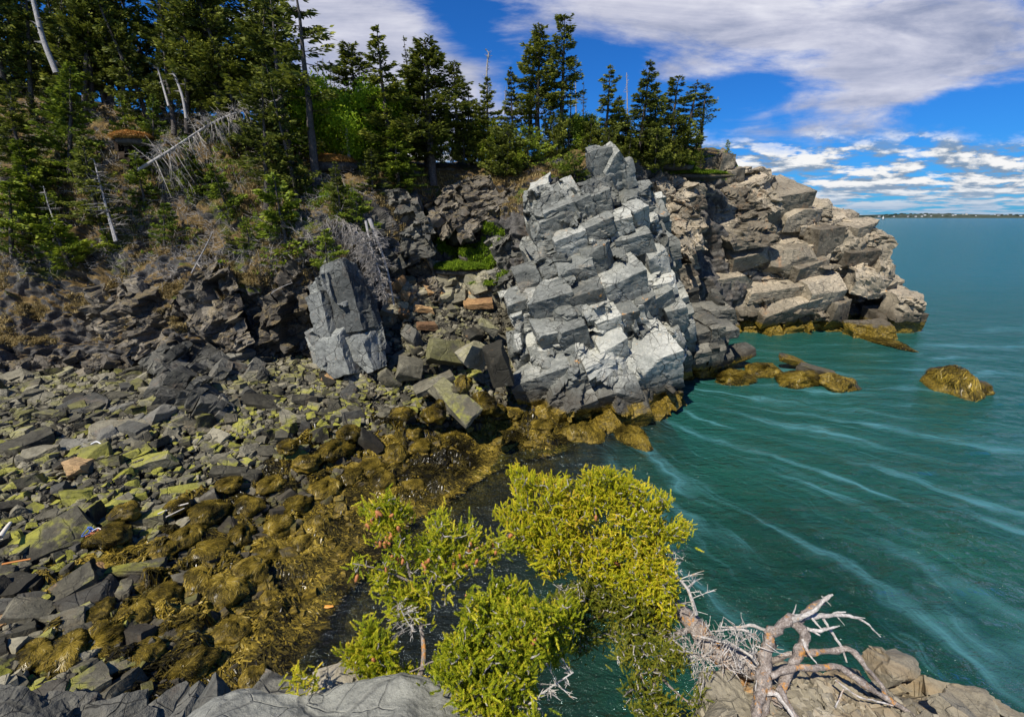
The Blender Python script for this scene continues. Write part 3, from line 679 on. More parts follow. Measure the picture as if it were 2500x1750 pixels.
o = lattice([(1278, 460), (1330, 425), (1372, 430), (1375, 470), (1340, 520), (1280, 540)], yplane(26.8, 540, 28.2, 430, 1330, .2), rotm((-.1, -.2, .97), (1, 0, .1)), (.7, 1.5), (.7, 1.3), (.8, 1.5), 8, 2.4, shift=.12)
tag(o.build('rock_outcrop', M['dark']), 'dark cracked block at the upper left shoulder of the pale crag', 'rock outcrop')
o = lattice([(1545, 450), (1590, 440), (1622, 470), (1650, 545), (1655, 660), (1640, 700), (1600, 560)], yplane(27, 700, 30.5, 440, 1600, .2), Rs, (.7, 1.6), (.9, 1.8), (.8, 1.8), 9, 2.6, shift=.15, env=(1.6, 1.6, 1.3))
tag(o.build('rock_outcrop', M['stack']), 'grey rock shoulder wedged behind the right side of the pale crag', 'rock outcrop')
# rocks beyond the crag's right foot
o = lattice([(1672, 730), (1700, 712), (1745, 720), (1775, 760), (1782, 850), (1740, 900), (1690, 905), (1662, 860)], yplane(26.4, 900, 31.5, 715, 1725, .3), rotm((-.2, -.3, .93), (1, 0, .2)), (.7, 1.5), (.9, 1.8), (.9, 1.7), 10, 2.8, shift=.3, cuts=6, jit=.08)
tag(o.build('rock_outcrop', M['dark']), 'mauve grey boulders piled between the pale crag and the low weedy rocks', 'rock outcrop')
# headland
Rh = rotm((-.10, -.30, .95), (1, .2, .10))
def notch(px, py):
    d = ((px - 2100) / 75.) ** 2 + ((py - 735) / 70.) ** 2
    return 3.4 * np.exp(-d ** 2) + np.where(px > 2060, (px - 2060) / 170. * 1.2, 0) + np.where(px < 1720, (1720 - px) / 60. * 1.0, 0) + np.where((py > 775) & (px < 2080), .8, 0)
head_poly = [(1600, 560), (1590, 470), (1600, 420), (1650, 415), (1700, 425), (1760, 418), (1812, 410), (1850, 415), (1885, 440), (1930, 458), (1945, 480), (1990, 490), (2020, 498), (2048, 498), (2060, 520), (2100, 552), (2140, 578), (2162, 600),
             (2172, 650), (2184, 705), (2222, 716), (2232, 760), (2236, 840), (2080, 850), (1990, 850), (1880, 838), (1790, 822), (1700, 800), (1650, 740), (1615, 650)]
o = lattice(head_poly, yplane(39.4, 835, 46.5, 420, 1880, .10, notch), Rh, (.6, 1.7), (1.6, 4.6), (1.8, 3.6), 211, 5.0, shift=.22, cuts=2, shrink=.985, env=(3.6, 3.0, 1.5), envamp=(1.7, .45), inset=.8, cell=.22, warp=.9, frac=.05, rough=.035)
HBK = [(1812, 467, 100, 52), (1866, 502, 150, 86), (1850, 572, 150, 46), (1745, 612, 96, 66), (1815, 622, 104, 52), (1915, 628, 104, 56), (2005, 585, 64, 64), (2080, 632, 92, 66), (2095, 560, 70, 36), (1880, 700, 150, 36), (1905, 738, 150, 50), (2030, 765, 62, 76), (1990, 708, 104, 72), (1700, 560, 80, 70), (1770, 690, 90, 60), (1940, 530, 90, 50), (1720, 480, 70, 60), (1960, 650, 90, 40)]
big_blocks(o, HBK, yplane(39.4, 835, 46.5, 420, 1880, .10, notch), Rh, 9, 1.1, 1.0, .22)
tag(o.build('headland', M['head']), 'big brown and grey rock headland running out into the sea, orange lichen on its top', 'headland')
o = lattice([(1690, 440), (1760, 425), (1830, 425), (1880, 455), (1900, 500), (1888, 590), (1800, 600), (1700, 560), (1675, 500)], yplane(41.0, 600, 44.5, 420, 1800, .15), rotm((-.22, -.35, .9), (1, .1, .22)), (1.2, 2.2), (3.0, 5), (2.5, 4), 5, 3.4, shift=.15, cuts=2, env=(4, 3, 1.8), envamp=(1.0, .5), inset=.5, cell=.24, warp=.8, frac=.09, rough=.06)
tag(o.build('rock_outcrop', M['head']), 'massive layered brown block overhanging the middle of the headland', 'rock outcrop')
o = lattice([(2040, 520), (2095, 550), (2150, 585), (2166, 620), (2182, 700), (2150, 730), (2080, 690), (2035, 600)], yplane(40.6, 720, 44.8, 520, 2080, .1), rotm((.25, -.35, .9), (1, .1, -.28)), (1.2, 2.6), (2.0, 4), (2.0, 3.5), 15, 2.6, shift=.15, cuts=3, env=(3, 3, 2), envamp=(1.0, .4), inset=.6, cell=.22, warp=.6, frac=.08)
tag(o.build('rock_outcrop', M['head']), 'orange stained slabs hanging over the dark notch at the headland tip', 'rock outcrop')
o = lattice([(2120, 740), (2180, 712), (2225, 716), (2236, 780), (2238, 845), (2090, 850), (2100, 780)], yplane(38.9, 840, 40.6, 715, 2190, .1), rotm((0, -.2, .98), (1, .1, 0)), (1.6, 2.4), (3.5, 6), (2.5, 4), 16, 3.6, shift=.06, cuts=2, env=(3, 3, 2.), envamp=(.6, .3), inset=.5, cell=.24, warp=.4, frac=.05)
tag(o.build('rock_outcrop', M['head']), 'square brown block at the waterline at the far right end of the headland', 'rock outcrop')
o = lattice([(1760, 420), (1790, 405), (1850, 412), (1860, 440), (1800, 450)], yplane(44.0, 450, 45.5, 405, 1800, .1), Rh, (.7, 1.3), (1.2, 2.4), (1.2, 2.4), 17, 2.5, shift=.3, cuts=6, jit=.1, cell=.2)
tag(o.build('rock_outcrop', M['head']), 'row of small blocks lying on the top edge of the headland', 'rock outcrop')
o = lattice([(1680, 372), (1720, 352), (1755, 358), (1795, 388), (1790, 412), (1700, 410)], yplane(44.4, 410, 46, 355, 1740, .1), Rh, (.8, 1.5), (1.2, 2.2), (1.2, 2.4), 18, 2.6, shift=.3, cuts=6, cell=.2)
tag(o.build('rock_outcrop', M['head']), 'grey rock knob beside the two slim spruces above the headland', 'rock outcrop')
# left pillar
Rp = rotm((-.30, .22, .93), (1, -.35, .3))
o = lattice([(785, 670), (805, 645), (862, 634), (882, 665), (902, 740), (930, 810), (945, 870), (925, 925), (880, 940), (825, 920), (785, 880), (768, 830), (770, 740)], yplane(22.3, 935, 24.4, 640, 850, .25), Rp, (1.7, 3.4), (.7, 1.15), (.8, 1.4), 31, 2.4, shift=.10, cuts=2, warp=.25, env=(1.0, 1.2, 2.6), envamp=(.8, .2), inset=.3)
big_blocks(o, [(826, 668, 84, 58), (868, 745, 62, 140), (806, 775, 48, 130), (836, 860, 74, 120), (900, 862, 46, 100), (800, 865, 40, 70)], yplane(22.3, 935, 24.4, 640, 850, .25), Rp, 12, .45, .9, .11, .07)
tag(o.build('rock_pillar', M['pillar']), 'tall leaning slab pillar of dark grey rock beside the black overhang', 'rock pillar')
# folded outcrop on the beach and its neighbours
o = lattice([(360, 985), (400, 930), (450, 910), (500, 915), (530, 950), (600, 985), (590, 1030), (520, 1050), (440, 1045), (370, 1020)], yplane(17.4, 1045, 20.0, 915, 470, .5), rotm((-.75, -.25, .6), (.5, .1, .8)), (.28, .62), (.8, 1.7), (.6, 1.4), 32, 1.9, shift=.2, cuts=3, cell=.1, warp=.5)
tag(o.build('rock_outcrop', M['dark']), 'folded slaty outcrop sticking out of the middle of the stone beach', 'rock outcrop')
o = lattice([(380, 870), (440, 840), (520, 850), (600, 880), (660, 920), (620, 940), (500, 930), (420, 920)], yplane(20.8, 940, 23.0, 845, 500, .2), rotm((-.7, -.2, .65), (.6, 0, .8)), (.25, .6), (.8, 1.6), (.6, 1.3), 33, 1.9, shift=.2, cuts=3, cell=.12, warp=.5)
tag(o.build('rock_outcrop', M['dark']), 'low ridge of broken slate between the cliff foot and the folded outcrop', 'rock outcrop')
# small ledges on the gully side and cliff faces (dark, dry)
for k, (poly, pl, lab, mt) in enumerate([
    ([(1180, 600), (1230, 560), (1290, 570), (1290, 680), (1240, 720), (1190, 690)], yplane(27.6, 720, 29.5, 560, 1240, .2), 'dark broken ledges left of the pale crag above the green plants', 'dark'),
    ([(985, 640), (1040, 620), (1080, 690), (1070, 740), (1010, 745), (975, 710)], yplane(27.6, 745, 29.6, 620, 1030, .2), 'dark hump of rock right of the hanging dead spruce', 'cliff'),
    ([(440, 680), (520, 655), (580, 670), (600, 780), (590, 870), (500, 850), (450, 760)], yplane(23.3, 870, 25.2, 655, 520, .2), 'dark square-cut cliff buttress below the scrubby slope', 'cliff'),
    ([(1060, 470), (1200, 440), (1270, 470), (1260, 560), (1150, 600), (1060, 580)], yplane(29.8, 600, 32.2, 450, 1160, .1), 'brown ribbed cliff face below the ridge, left of the crag', 'cliff')]):
    o = lattice(poly, pl, rotm((-.45, -.2, .85), (.9, .1, .5)), (.6, 1.4), (.5, 1.3), (.6, 1.3), 50 + k, 2.2, shift=.15, warp=.7, frac=.06, env=(1.2, 1.2, 1.4), inset=.3)
    if o.n: tag(o.build('rock_outcrop', M[mt]), lab, 'rock outcrop')

for k, (poly, pl, lab, mt, sz) in enumerate([
    ([(1590, 440), (1700, 430), (1712, 540), (1700, 700), (1650, 740), (1620, 620), (1600, 520)], yplane(33.0, 740, 37.5, 430, 1640, .2), 'fractured grey rock wall in the recess between the pale crag and the headland', 'head', 1.3),
    ([(868, 560), (900, 500), (945, 462), (1015, 480), (1045, 590), (1010, 660), (965, 700), (925, 630)], yplane(27.2, 700, 30.0, 470, 970, .2), 'dark cliff face under the spreading spruce, left of the gully head', 'dark', 1.0),
    ([(560, 660), (640, 650), (740, 650), (752, 760), (740, 850), (660, 860), (600, 850)], yplane(24.6, 860, 26.0, 650, 660, .1), 'black shaded cliff wall left of the slab pillar', 'cliff', 1.0),
    ([(230, 720), (330, 690), (420, 700), (450, 800), (400, 870), (280, 860), (220, 800)], yplane(23.2, 870, 25.0, 690, 330, .1), 'broken dark rock bank with dry grass at the left cliff foot', 'cliff', .8)]):
    o = lattice(poly, pl, rotm((-.35, -.2, .9), (.9, .1, .4)), (.6 * sz, 1.5 * sz), (.6 * sz, 1.7 * sz), (.7, 1.6), 90 + k, 2.4, shift=.15, warp=.6, frac=.05, env=(1.5 * sz, 1.4, 1.2 * sz), inset=.3)
    if o.n: tag(o.build('rock_outcrop', M[mt]), lab, 'rock outcrop')
# ------------------------------------------------------------------ loose stones
def stone_mb(seed, k=6, shape='slab'):
    r = np.random.default_rng(seed)
    if shape == 'slab': half = np.array([1, r.uniform(.55, .85), r.uniform(.28, .48)])
    elif shape == 'block': half = np.array([1, r.uniform(.65, .95), r.uniform(.5, .8)])
    else: half = np.array([1, r.uniform(.75, .95), r.uniform(.5, .7)])
    V, Q = block(np.zeros(3), half, np.eye(3), k, seed, 6 if shape != 'round' else 5, .16, (.52, .95) if shape != 'round' else (.8, 1.0), .0, .0 if shape != 'round' else .85)
    V = V + np.stack([fbm(V, 2.0, 3, seed % 50 + q) for q in range(3)], 1) * (.05 if shape != 'round' else .07)
    return V, Q
SL = [stone_mb(300 + i, 7, 'slab') for i in range(9)]; BL = [stone_mb(400 + i, 7, 'block') for i in range(9)]; RD = [stone_mb(500 + i, 9, 'round') for i in range(5)]
SLs = [stone_mb(600 + i, 3, 'slab') for i in range(8)]; BLs = [stone_mb(700 + i, 3, 'block') for i in range(8)]
_me = {}
def stone_mesh(kind, i, mat):
    key = (kind, i, mat)
    if key not in _me:
        V, Q = {'slab': SL, 'block': BL, 'round': RD}[kind][i]; mb = MB(); mb.add(V, Q, a=random.random())
        me = mb.mesh('stone_mesh', kind == 'round'); me.materials.append(M[mat]); _me[key] = me
    return _me[key]
from mathutils import Euler
LANDMARK = []
def put_stone(name, kind, i, mat, loc, size, rot, label, cat='rock', group=None, sc=(1, 1, 1)):
    o = link(name, stone_mesh(kind, i, mat)); o.location = loc; o.scale = (size * sc[0], size * sc[1], size * sc[2]); o.rotation_euler = rot
    tag(o, label, cat, group); return o
# big stones one can tell apart: px, py, z or Y ('Y',v), size, kind, variant, material, rotation, label
HB = [
 (1085, 850, ('Y', 23.6), 1.05, 'slab', 0, 'shore', (.95, .25, .5), 'big flat grey slab propped up at the foot of the gully', (1, 1.1, .8)),
 (1215, 890, ('Y', 21.6), .95, 'block', 1, 'shore', (.3, 1.2, .2), 'tall pointed boulder leaning against the pale crag', (1, .8, .9)),
 (1155, 865, ('Y', 22.6), .75, 'block', 2, 'shore', (.2, .4, .8), 'angular grey boulder between the propped slab and the pointed boulder', (1, 1, 1)),
 (1000, 905, ('Y', 22.4), .62, 'block', 3, 'shore', (.5, .3, .4), 'light grey cube-like boulder right of the slab pillar', (1, 1, 1)),
 (950, 925, ('Y', 22.0), .60, 'block', 4, 'shore', (.2, .9, .2), 'upright grey stone against the foot of the slab pillar', (1, .7, .8)),
 (1010, 830, ('Y', 25.0), .70, 'block', 5, 'dark', (.3, 1.0, 1.2), 'dark blue grey boulder left of the propped slab', (1, .8, .8)),
 (1040, 795, ('Y', 26.0), .58, 'block', 6, 'rust', (.2, .1, .5), 'orange brown boulder above the propped slab', (1.1, .8, .7)),
 (1030, 755, ('Y', 27.2), .55, 'slab', 1, 'rust', (.1, .2, .3), 'flat rusty orange stone at the tip of the hanging dead spruce', (1.2, 1, .8)),
 (1165, 742, ('Y', 27.6), .75, 'slab', 2, 'rust', (.15, -.1, .1), 'tan flat stone high in the gully below the green plants', (1.2, 1, .8)),
 (1100, 770, ('Y', 27.0), .45, 'slab', 3, 'shore', (.3, .2, 1.5), 'small grey slab midway up the gully', (1, 1, 1)),
 (990, 765, ('Y', 26.8), .40, 'block', 7, 'rust', (.3, .5, 1.5), 'small orange block near the foot of the hanging dead spruce', (1, 1, 1)),
 (1150, 815, ('Y', 25.0), .62, 'slab', 4, 'shore', (.5, .2, .9), 'brownish slab between the gully stones and the pale crag', (1, 1, 1)),
 (1190, 800, ('Y', 25.2), .55, 'block', 8, 'shore', (.3, .6, .2), 'grey block touching the left side of the pale crag', (1, 1, 1)),
 (1060, 935, ('Y', 21.2), .95, 'slab', 5, 'shore', (.25, -.35, .4), 'long dark slab with ribbed faces below the gully boulders', (1.1, .7, .7)),
 (1120, 975, ('Y', 19.3), 1.15, 'slab', 6, 'shore', (.35, .45, -.7), 'large pale slab sloping down into the seaweed', (1.1, .9, .7)),
 (215, 990, ('Z', 2.35), .85, 'slab', 7, 'dark', (.15, .05, .1), 'large dark flat-topped slab on the left of the beach', (1.1, .9, .9)),
 (290, 1050, ('Z', 2.1), .85, 'block', 0, 'shore', (.2, .2, .7), 'broad mauve grey boulder in front of the dark flat-topped slab', (1, 1, .6)),
 (395, 1018, ('Z', 2.2), .50, 'block', 2, 'dark', (.3, .3, 1.2), 'rounded olive boulder touching the left of the folded outcrop', (1, 1, 1)),
 (640, 985, ('Z', 1.9), .80, 'slab', 8, 'shore', (.1, .25, .3), 'large mauve slab right of the folded outcrop', (1.1, .8, .9)),
 (150, 1030, ('Z', 2.1), .60, 'slab', 0, 'shore', (.1, .8, 2.2), 'brown slab tipped up left of the mauve boulder', (1.2, .7, .8)),
 (345, 1140, ('Z', 1.6), .80, 'slab', 1, 'shore', (.1, -.2, .35), 'long mauve grey slab lying in the middle of the stone beach', (1.3, .7, .8)),
 (190, 1110, ('Z', 1.75), .62, 'block', 3, 'dark', (.1, .1, .2), 'dark square boulder with a flat top left of the long mauve slab', (1, 1, .8)),
 (110, 1175, ('Z', 1.6), .55, 'block', 4, 'dark', (.2, .1, .9), 'dark boulder speckled with white left on the beach', (1, .9, .8)),
 (60, 1140, ('Z', 1.65), .50, 'slab', 2, 'shore', (.1, .1, .2), 'flat olive slab near the left edge', (1.2, 1, .7)),
 (110, 1350, ('Z', 1.2), .82, 'block', 5, 'shore', (.35, -.3, .75), 'huge wedge-shaped grey boulder in the lower left', (1.35, .75, .8)),
 (25, 1300, ('Z', 1.35), .75, 'block', 6, 'dark', (.2, .2, .4), 'dark lichen-spotted boulder at the left edge', (1, 1, .8)),
 (170, 1350, ('Z', 1.05), .45, 'block', 7, 'shore', (.2, .4, .6), 'boulder with bright green algae next to the wedge-shaped boulder', (1, .8, .8)),
 (335, 1385, ('Z', 1.0), .52, 'slab', 3, 'shore', (.0, .1, .3), 'flat yellow-green slab lying alone on the seaweed', (1.1, .8, .6)),
 (180, 1440, ('Z', 1.0), .85, 'slab', 4, 'shore', (.25, -.35, .6), 'long green slab tilted in the seaweed', (1.3, .7, .9)),
 (30, 1440, ('Z', 1.2), .62, 'block', 8, 'shore', (.2, .1, .3), 'grey-green boulder cut by the left edge', (1, 1, .8)),
 (70, 1520, ('Z', 1.1), .42, 'block', 0, 'shore', (.2, .3, .9), 'small mossy boulder below the long green slab', (1, 1, 1)),
 (900, 1080, ('Z', .95), .55, 'block', 1, 'shore', (.2, .7, .2), 'upright boulder with a yellow-green top at the edge of the seaweed', (1, .8, .9)),
 (560, 1150, ('Z', 1.2), .50, 'slab', 5, 'shore', (.1, .2, .4), 'wide pinkish slab at the upper edge of the seaweed', (1.2, .9, .7)),
 (830, 1020, ('Z', 1.3), .42, 'block', 2, 'shore', (.3, .3, .4), 'yellow-green block among grey stones below the slab pillar', (1, 1, 1)),
 (450, 1195, ('Z', 1.2), .55, 'slab', 6, 'shore', (.2, .15, .6), 'slate slab with a bright lichen edge beside the drift stick', (1.2, .8, .8)),
 # low rocks off the crag
 (1780, 870, ('Z', .75), 1.25, 'slab', 7, 'dark', (.0, -.35, .3), 'striped grey boulder on top of the weedy reef', (1.1, .9, 1.0)),
 (1730, 880, ('Z', .55), .95, 'block', 3, 'shore', (.1, .2, .2), 'low grey-green boulder at the left end of the weedy reef', (1.2, .9, .7)),
 (1935, 880, ('Z', .55), .85, 'slab', 8, 'dark', (.1, .25, .2), 'dark flat stone behind the reef, nearest the headland', (1.2, .9, .8)),
 (1985, 905, ('Z', .35), 1.0, 'slab', 0, 'shore', (.1, .2, -.2), 'green topped boulder in the right half of the reef', (1.2, .9, .8)),
 (1705, 870, ('Z', .9), 1.1, 'block', 6, 'dark', (.3, .9, .4), 'rounded brown boulder between the crag and the weedy reef', (1, .9, .9)),
]
for (px, py, zy, s_, kd, vi, mt, rt, lb, sc) in HB:
    p = WY(px, py, zy[1]) if zy[0] == 'Y' else WZ(px, py, zy[1])
    LANDMARK.append((p, lb)); put_stone('boulder', kd, vi, mt, p, s_, rt, lb, 'boulder', sc=sc)

# stones scattered over the beach
def scatter(n, seed):
    r = np.random.default_rng(seed); x = r.uniform(-32, 3, n); y = r.uniform(5, 28.5, n); z = beach_z(x, y)
    px, py, w = proj(np.stack([x, y, z], 1)); ok = (px > -250) & (px < 1420) & (py < 1850) & (z > -.25)
    cl = np.interp(px, pxs, [C[q][0][0] for q in pxs]); ok &= py > cl + 6
    return x[ok], y[ok], z[ok], px[ok], py[ok]
x, y, z, px, py = scatter(46000, 5)
r = np.random.default_rng(9); n = len(x)
sz = np.exp(r.normal(-1.93, .48, n)); sz = np.clip(sz, .06, .62)
sz[z < .75] *= .8
u_ = r.random(n); dens = np.clip(.24 / (sz + .1), .15, 1) * .62; keep = (u_ < dens) & ~((z < .35) & (r.random(n) < .75))
# gully scree on the cliff sheet
idx = np.nonzero(keep)[0]; order = idx[np.argsort(-sz[idx] / (y[idx] ** .6))]
kinds = []; NI = 255; chosen = []; pos2 = []
for i in order:
    if z[i] < .55: continue
    p = np.array([x[i], y[i]])
    if all(np.hypot(*(p - q)) > .55 * (s_ + sz[i]) for q, s_ in pos2):
        pos2.append((p, sz[i])); chosen.append(i)
    if len(chosen) >= NI: break
ADJ = {}
used_labels = {}
cols = ['grey', 'dark grey', 'olive grey', 'brownish grey']
def side_of(p):
    d = [np.linalg.norm((p - q)[:2]) for q, _ in LANDMARK]; j = int(np.argmin(d)); q, lb = LANDMARK[j]; dx, dy = (p - q)[:2]
    s_ = ('right of' if dx > 0 else 'left of') if abs(dx) > abs(dy) else ('behind' if dy > 0 else 'in front of')
    return s_, lb, d[j]
def short(lb): 
    w = lb.split(); return ' '.join(w[:9])
for i in chosen:
    kd = 'slab' if r.random() < .55 else 'block'; vi = int(r.integers(9)); mt = 'rust' if r.random() < .05 else ('dark' if r.random() < .2 else 'shore')
    p = np.array([x[i], y[i], z[i] + sz[i] * .12 + .08]); s_, lb, d = side_of(p)
    size = 'large' if sz[i] > .42 else ('middling' if sz[i] > .3 else 'small')
    colr = {'rust': 'rusty', 'dark': 'dark', 'shore': 'weathered'}[mt]; dd = 'close' if d < 1.5 else ('a little' if d < 3 else 'far')
    lab = f"{size} {colr} {'flat stone' if kd == 'slab' else 'blocky stone'} {dd} {s_} the {' '.join(lb.split()[:7])}"
    lab = lab.replace('close right of', 'just right of').replace('close left of', 'just left of').replace('close behind', 'just behind').replace('close in front of', 'just in front of').replace('a little behind', 'a little way behind').replace('far in front of', 'well in front of').replace('far behind', 'well behind').replace('a little in front of', 'a little way in front of')
    lab = ' '.join(lab.split()[:14])
    while lab.split()[-1] in ('the', 'a', 'of', 'at', 'on', 'in', 'with', 'and', 'to', 'up', 'between', 'among', 'beside', 'left', 'lying', 'next', 'its', 'near', 'by', 'large', 'long', 'wide', 'pale', 'down', 'into', 'right', 'below', 'above', 'tilted', 'tipped', 'foot', 'cut', 'flat', 'bright', 'yellow-green', 'middle'): lab = ' '.join(lab.split()[:-1])
    put_stone('stone', kd, vi, mt, p, sz[i] * 1.12, (r.uniform(-.4, .4), r.uniform(-.4, .4), r.uniform(0, 6.28)), lab, 'stone', 'loose stones on the beach')
rest = np.setdiff1d(idx, chosen)
mb = MB()
def add_stones(mb, xs, ys, zs, ss, r, sink=.1, amp=.45):
    for X_, Y_, Z_, S_ in zip(xs, ys, zs, ss):
        V, Q = (SLs if r.random() < .6 else BLs)[int(r.integers(8))]
        a, b, c = r.uniform(-amp, amp), r.uniform(-amp, amp), r.uniform(0, 6.28)
        Rm = np.array(Euler((a, b, c)).to_matrix()); mb.add((V * (S_ * np.array([1, r.uniform(.8, 1.1), r.uniform(.8, 1.3)]))) @ Rm.T + (X_, Y_, Z_ + S_ * sink + .05), Q, a=r.random())
add_stones(mb, x[rest], y[rest], z[rest], sz[rest], r)
tag(mb.build('beach_stones', M['shore']), 'countless small grey and olive stones covering the beach', 'stones', kind='stuff')
# scree in the gully, lying on the cliff sheet
mb = MB(); mbr = MB()
for q in range(1500):
    pxx = r.uniform(900, 1250); row = r.uniform(.8, 1.9 if pxx < 1070 else 1.5) if 960 < pxx < 1230 else r.uniform(.9, 1.25)
    p = land_at(pxx, row); s_ = float(np.clip(np.exp(r.normal(-1.6, .5)), .08, .6)); V, Q = (SLs if r.random() < .5 else BLs)[int(r.integers(8))]
    Rm = np.array(Euler((r.uniform(-.6, .6), r.uniform(-.6, .6), r.uniform(0, 6.28))).to_matrix())
    rust = r.random() < (.18 if (pxx < 1100 and row < 2) else .03)
    (mbr if rust else mb).add(V * s_ @ Rm.T + p + (0, -s_ * .3, s_ * .25), Q, a=r.random())
mbd = mb; mb = MB()
for q in range(2600):      # broken rock lying at the cliff foot and in the pockets
    pxx = r.uniform(-100, 900); p = land_at(pxx, r.uniform(.75, 1.25)); s_ = float(np.clip(np.exp(r.normal(-2.0, .45)), .06, .4)); V, Q = (SLs if r.random() < .5 else BLs)[int(r.integers(8))]
    Rm = np.array(Euler((r.uniform(-.6, .6), r.uniform(-.6, .6), r.uniform(0, 6.28))).to_matrix()); mb.add(V * s_ @ Rm.T + p + (0, -s_ * .2, s_ * .1), Q, a=r.random())
tag(mb.build('scree', M['cliff']), 'dark broken rock along the cliff foot', 'stones', kind='stuff')
tag(mbd.build('scree', M['shore']), 'grey scree filling the gully', 'stones', kind='stuff')
tag(mbr.build('scree', M['rust']), 'rusty orange scree near the hanging dead spruce', 'stones', kind='stuff')

# ------------------------------------------------------------------ seaweed
TILT = [np.array(Euler((a_, b_, 0)).to_matrix()) for a_, b_ in [(.7, .2), (-.3, .6), (.4, -.7), (.9, .5), (.2, -.3), (.6, .8)]]
def strands(n, r, base, seed, L=(.18, .42), w=.022, rad=None):
    """weed fronds draped over a unit dome: returns merged ribbons in dome space"""
    mb = MB()
    for _ in range(n):
        ph = r.uniform(0, 6.28); t0 = r.uniform(.0, 1.45); dt = r.uniform(.25, .65); ph2 = ph + r.normal(0, .35)
        t = np.linspace(t0, min(t0 + dt, 1.9), 4); f = np.linspace(ph, ph2, 4) + r.normal(0, .06, 4); rr = 1.01 + r.uniform(0, .035) + np.sin(np.linspace(0, 3.1, 4)) * .03
        P = np.stack([np.sin(t) * np.cos(f), np.sin(t) * np.sin(f), np.cos(t)], 1) @ TILT[seed].T; P = P * (rr * drad(P, seed))[:, None]
        side = np.stack([-np.sin(f), np.cos(f), np.zeros(4)], 1); ww = w * np.array([.7, 1, .9, .3])[:, None]
        V = np.concatenate([P - side * ww, P + side * ww]); Q = [[0, 1, 5, 4], [1, 2, 6, 5], [2, 3, 7, 6]]
        mb.add(V, Q, a=float(np.clip(.36 + .42 * vnoise(P[:1] * 2.2, seed)[0] + r.normal(0, .13), 0, 1)))
    return mb
def drad(U, seed): return 1 + .26 * fbm(U, 1.15, 3, seed + 40) + .10 * fbm(U, 3.1, 2, seed + 60)
def dome(seed):
    V, Q = cubegrid(14); L = np.linalg.norm(V, axis=1)[:, None]; U = V / L; return U * drad(U, seed)[:, None], Q
DOME = []; STR = []
for i in range(6):
    V, Q = dome(i); mb = MB(); mb.add(V, Q); me = mb.mesh('weed_boulder_mesh', True); me.materials.append(M['weedrock']); DOME.append(me)
    me = strands(1400, np.random.default_rng(80 + i), None, i, w=.011).mesh('seaweed_mesh'); me.materials.append(M['weed']); STR.append(me)
WB = [(1180, 985, .62), (1140, 1005, .45), (1215, 1000, .40), (1060, 1010, .60), (985, 1010, .45), (905, 1140, .52), (965, 1110, .58), (1030, 1095, .50), (860, 1165, .55), (790, 1190, .55), (930, 1175, .5),
      (750, 1130, .50), (820, 1100, .52), (1010, 1190, .48), (720, 1235, .55), (660, 1180, .45), (600, 1240, .50), (680, 1290, .48), (590, 1310, .50), (500, 1260, .50), (520, 1350, .52), (450, 1310, .45), (430, 1240, .42),
      (400, 1340, .40), (480, 1420, .50), (400, 1460, .45), (330, 1510, .5), (440, 1530, .5), (540, 1450, .48), (610, 1400, .45), (250, 1560, .45), (350, 1600, .45), (470, 1620, .42), (560, 1540, .42), (160, 1590, .42), (650, 1350, .40),
      (780, 1280, .40), (850, 1060, .45), (1010, 1060, .42), (1100, 1060, .42), (1250, 1010, .5), (1320, 1045, .55), (1400, 1060, .55), (1090, 985, .42), (700, 1090, .42), (560, 1180, .35), (740, 1330, .35), (660, 1460, .3), (1130, 940, .45),
      (270, 1310, .45), (310, 1250, .40), (230, 1500, .38), (80, 1600, .35), (620, 1660, .35)]
def weed_boulder(px, py, s_, z0, lab, group, sc=(1, 1, .75), rz=0, k=0):
    p = WZ(px, py, z0); e = empty('weed_boulder', (p[0], p[1], p[2]), lab, 'boulder', group, rz, [float(s_ * q) for q in sc])
    o = link('stone', DOME[k % 6], e); o2 = link('seaweed', STR[k % 6], e); return e
for k, (px, py, s_) in enumerate(WB):
    p = WZ(px, py, .35); s1, lb, d = side_of(p)
    zz = float(beach_z(p[0], p[1])); size = 'big' if s_ >= .52 else ('mid-sized' if s_ >= .44 else 'small')
    lab = ' '.join(f"{size} boulder draped in brown seaweed {s1} the {' '.join(lb.split()[:6])}".split()[:14])
    while lab.split()[-1] in ('the', 'a', 'of', 'at', 'on', 'in', 'with', 'and', 'between', 'beside', 'against', 'lying', 'to', 'left', 'right', 'up', 'down', 'into'): lab = ' '.join(lab.split()[:-1])
    weed_boulder(px, py, s_ * r.uniform(.9, 1.15), max(zz, 0.0) + .08, lab, 'weed-draped boulders along the shore', (r.uniform(.9, 1.2), r.uniform(.8, 1.05), r.uniform(.45, .8)), r.uniform(0, 6), k)
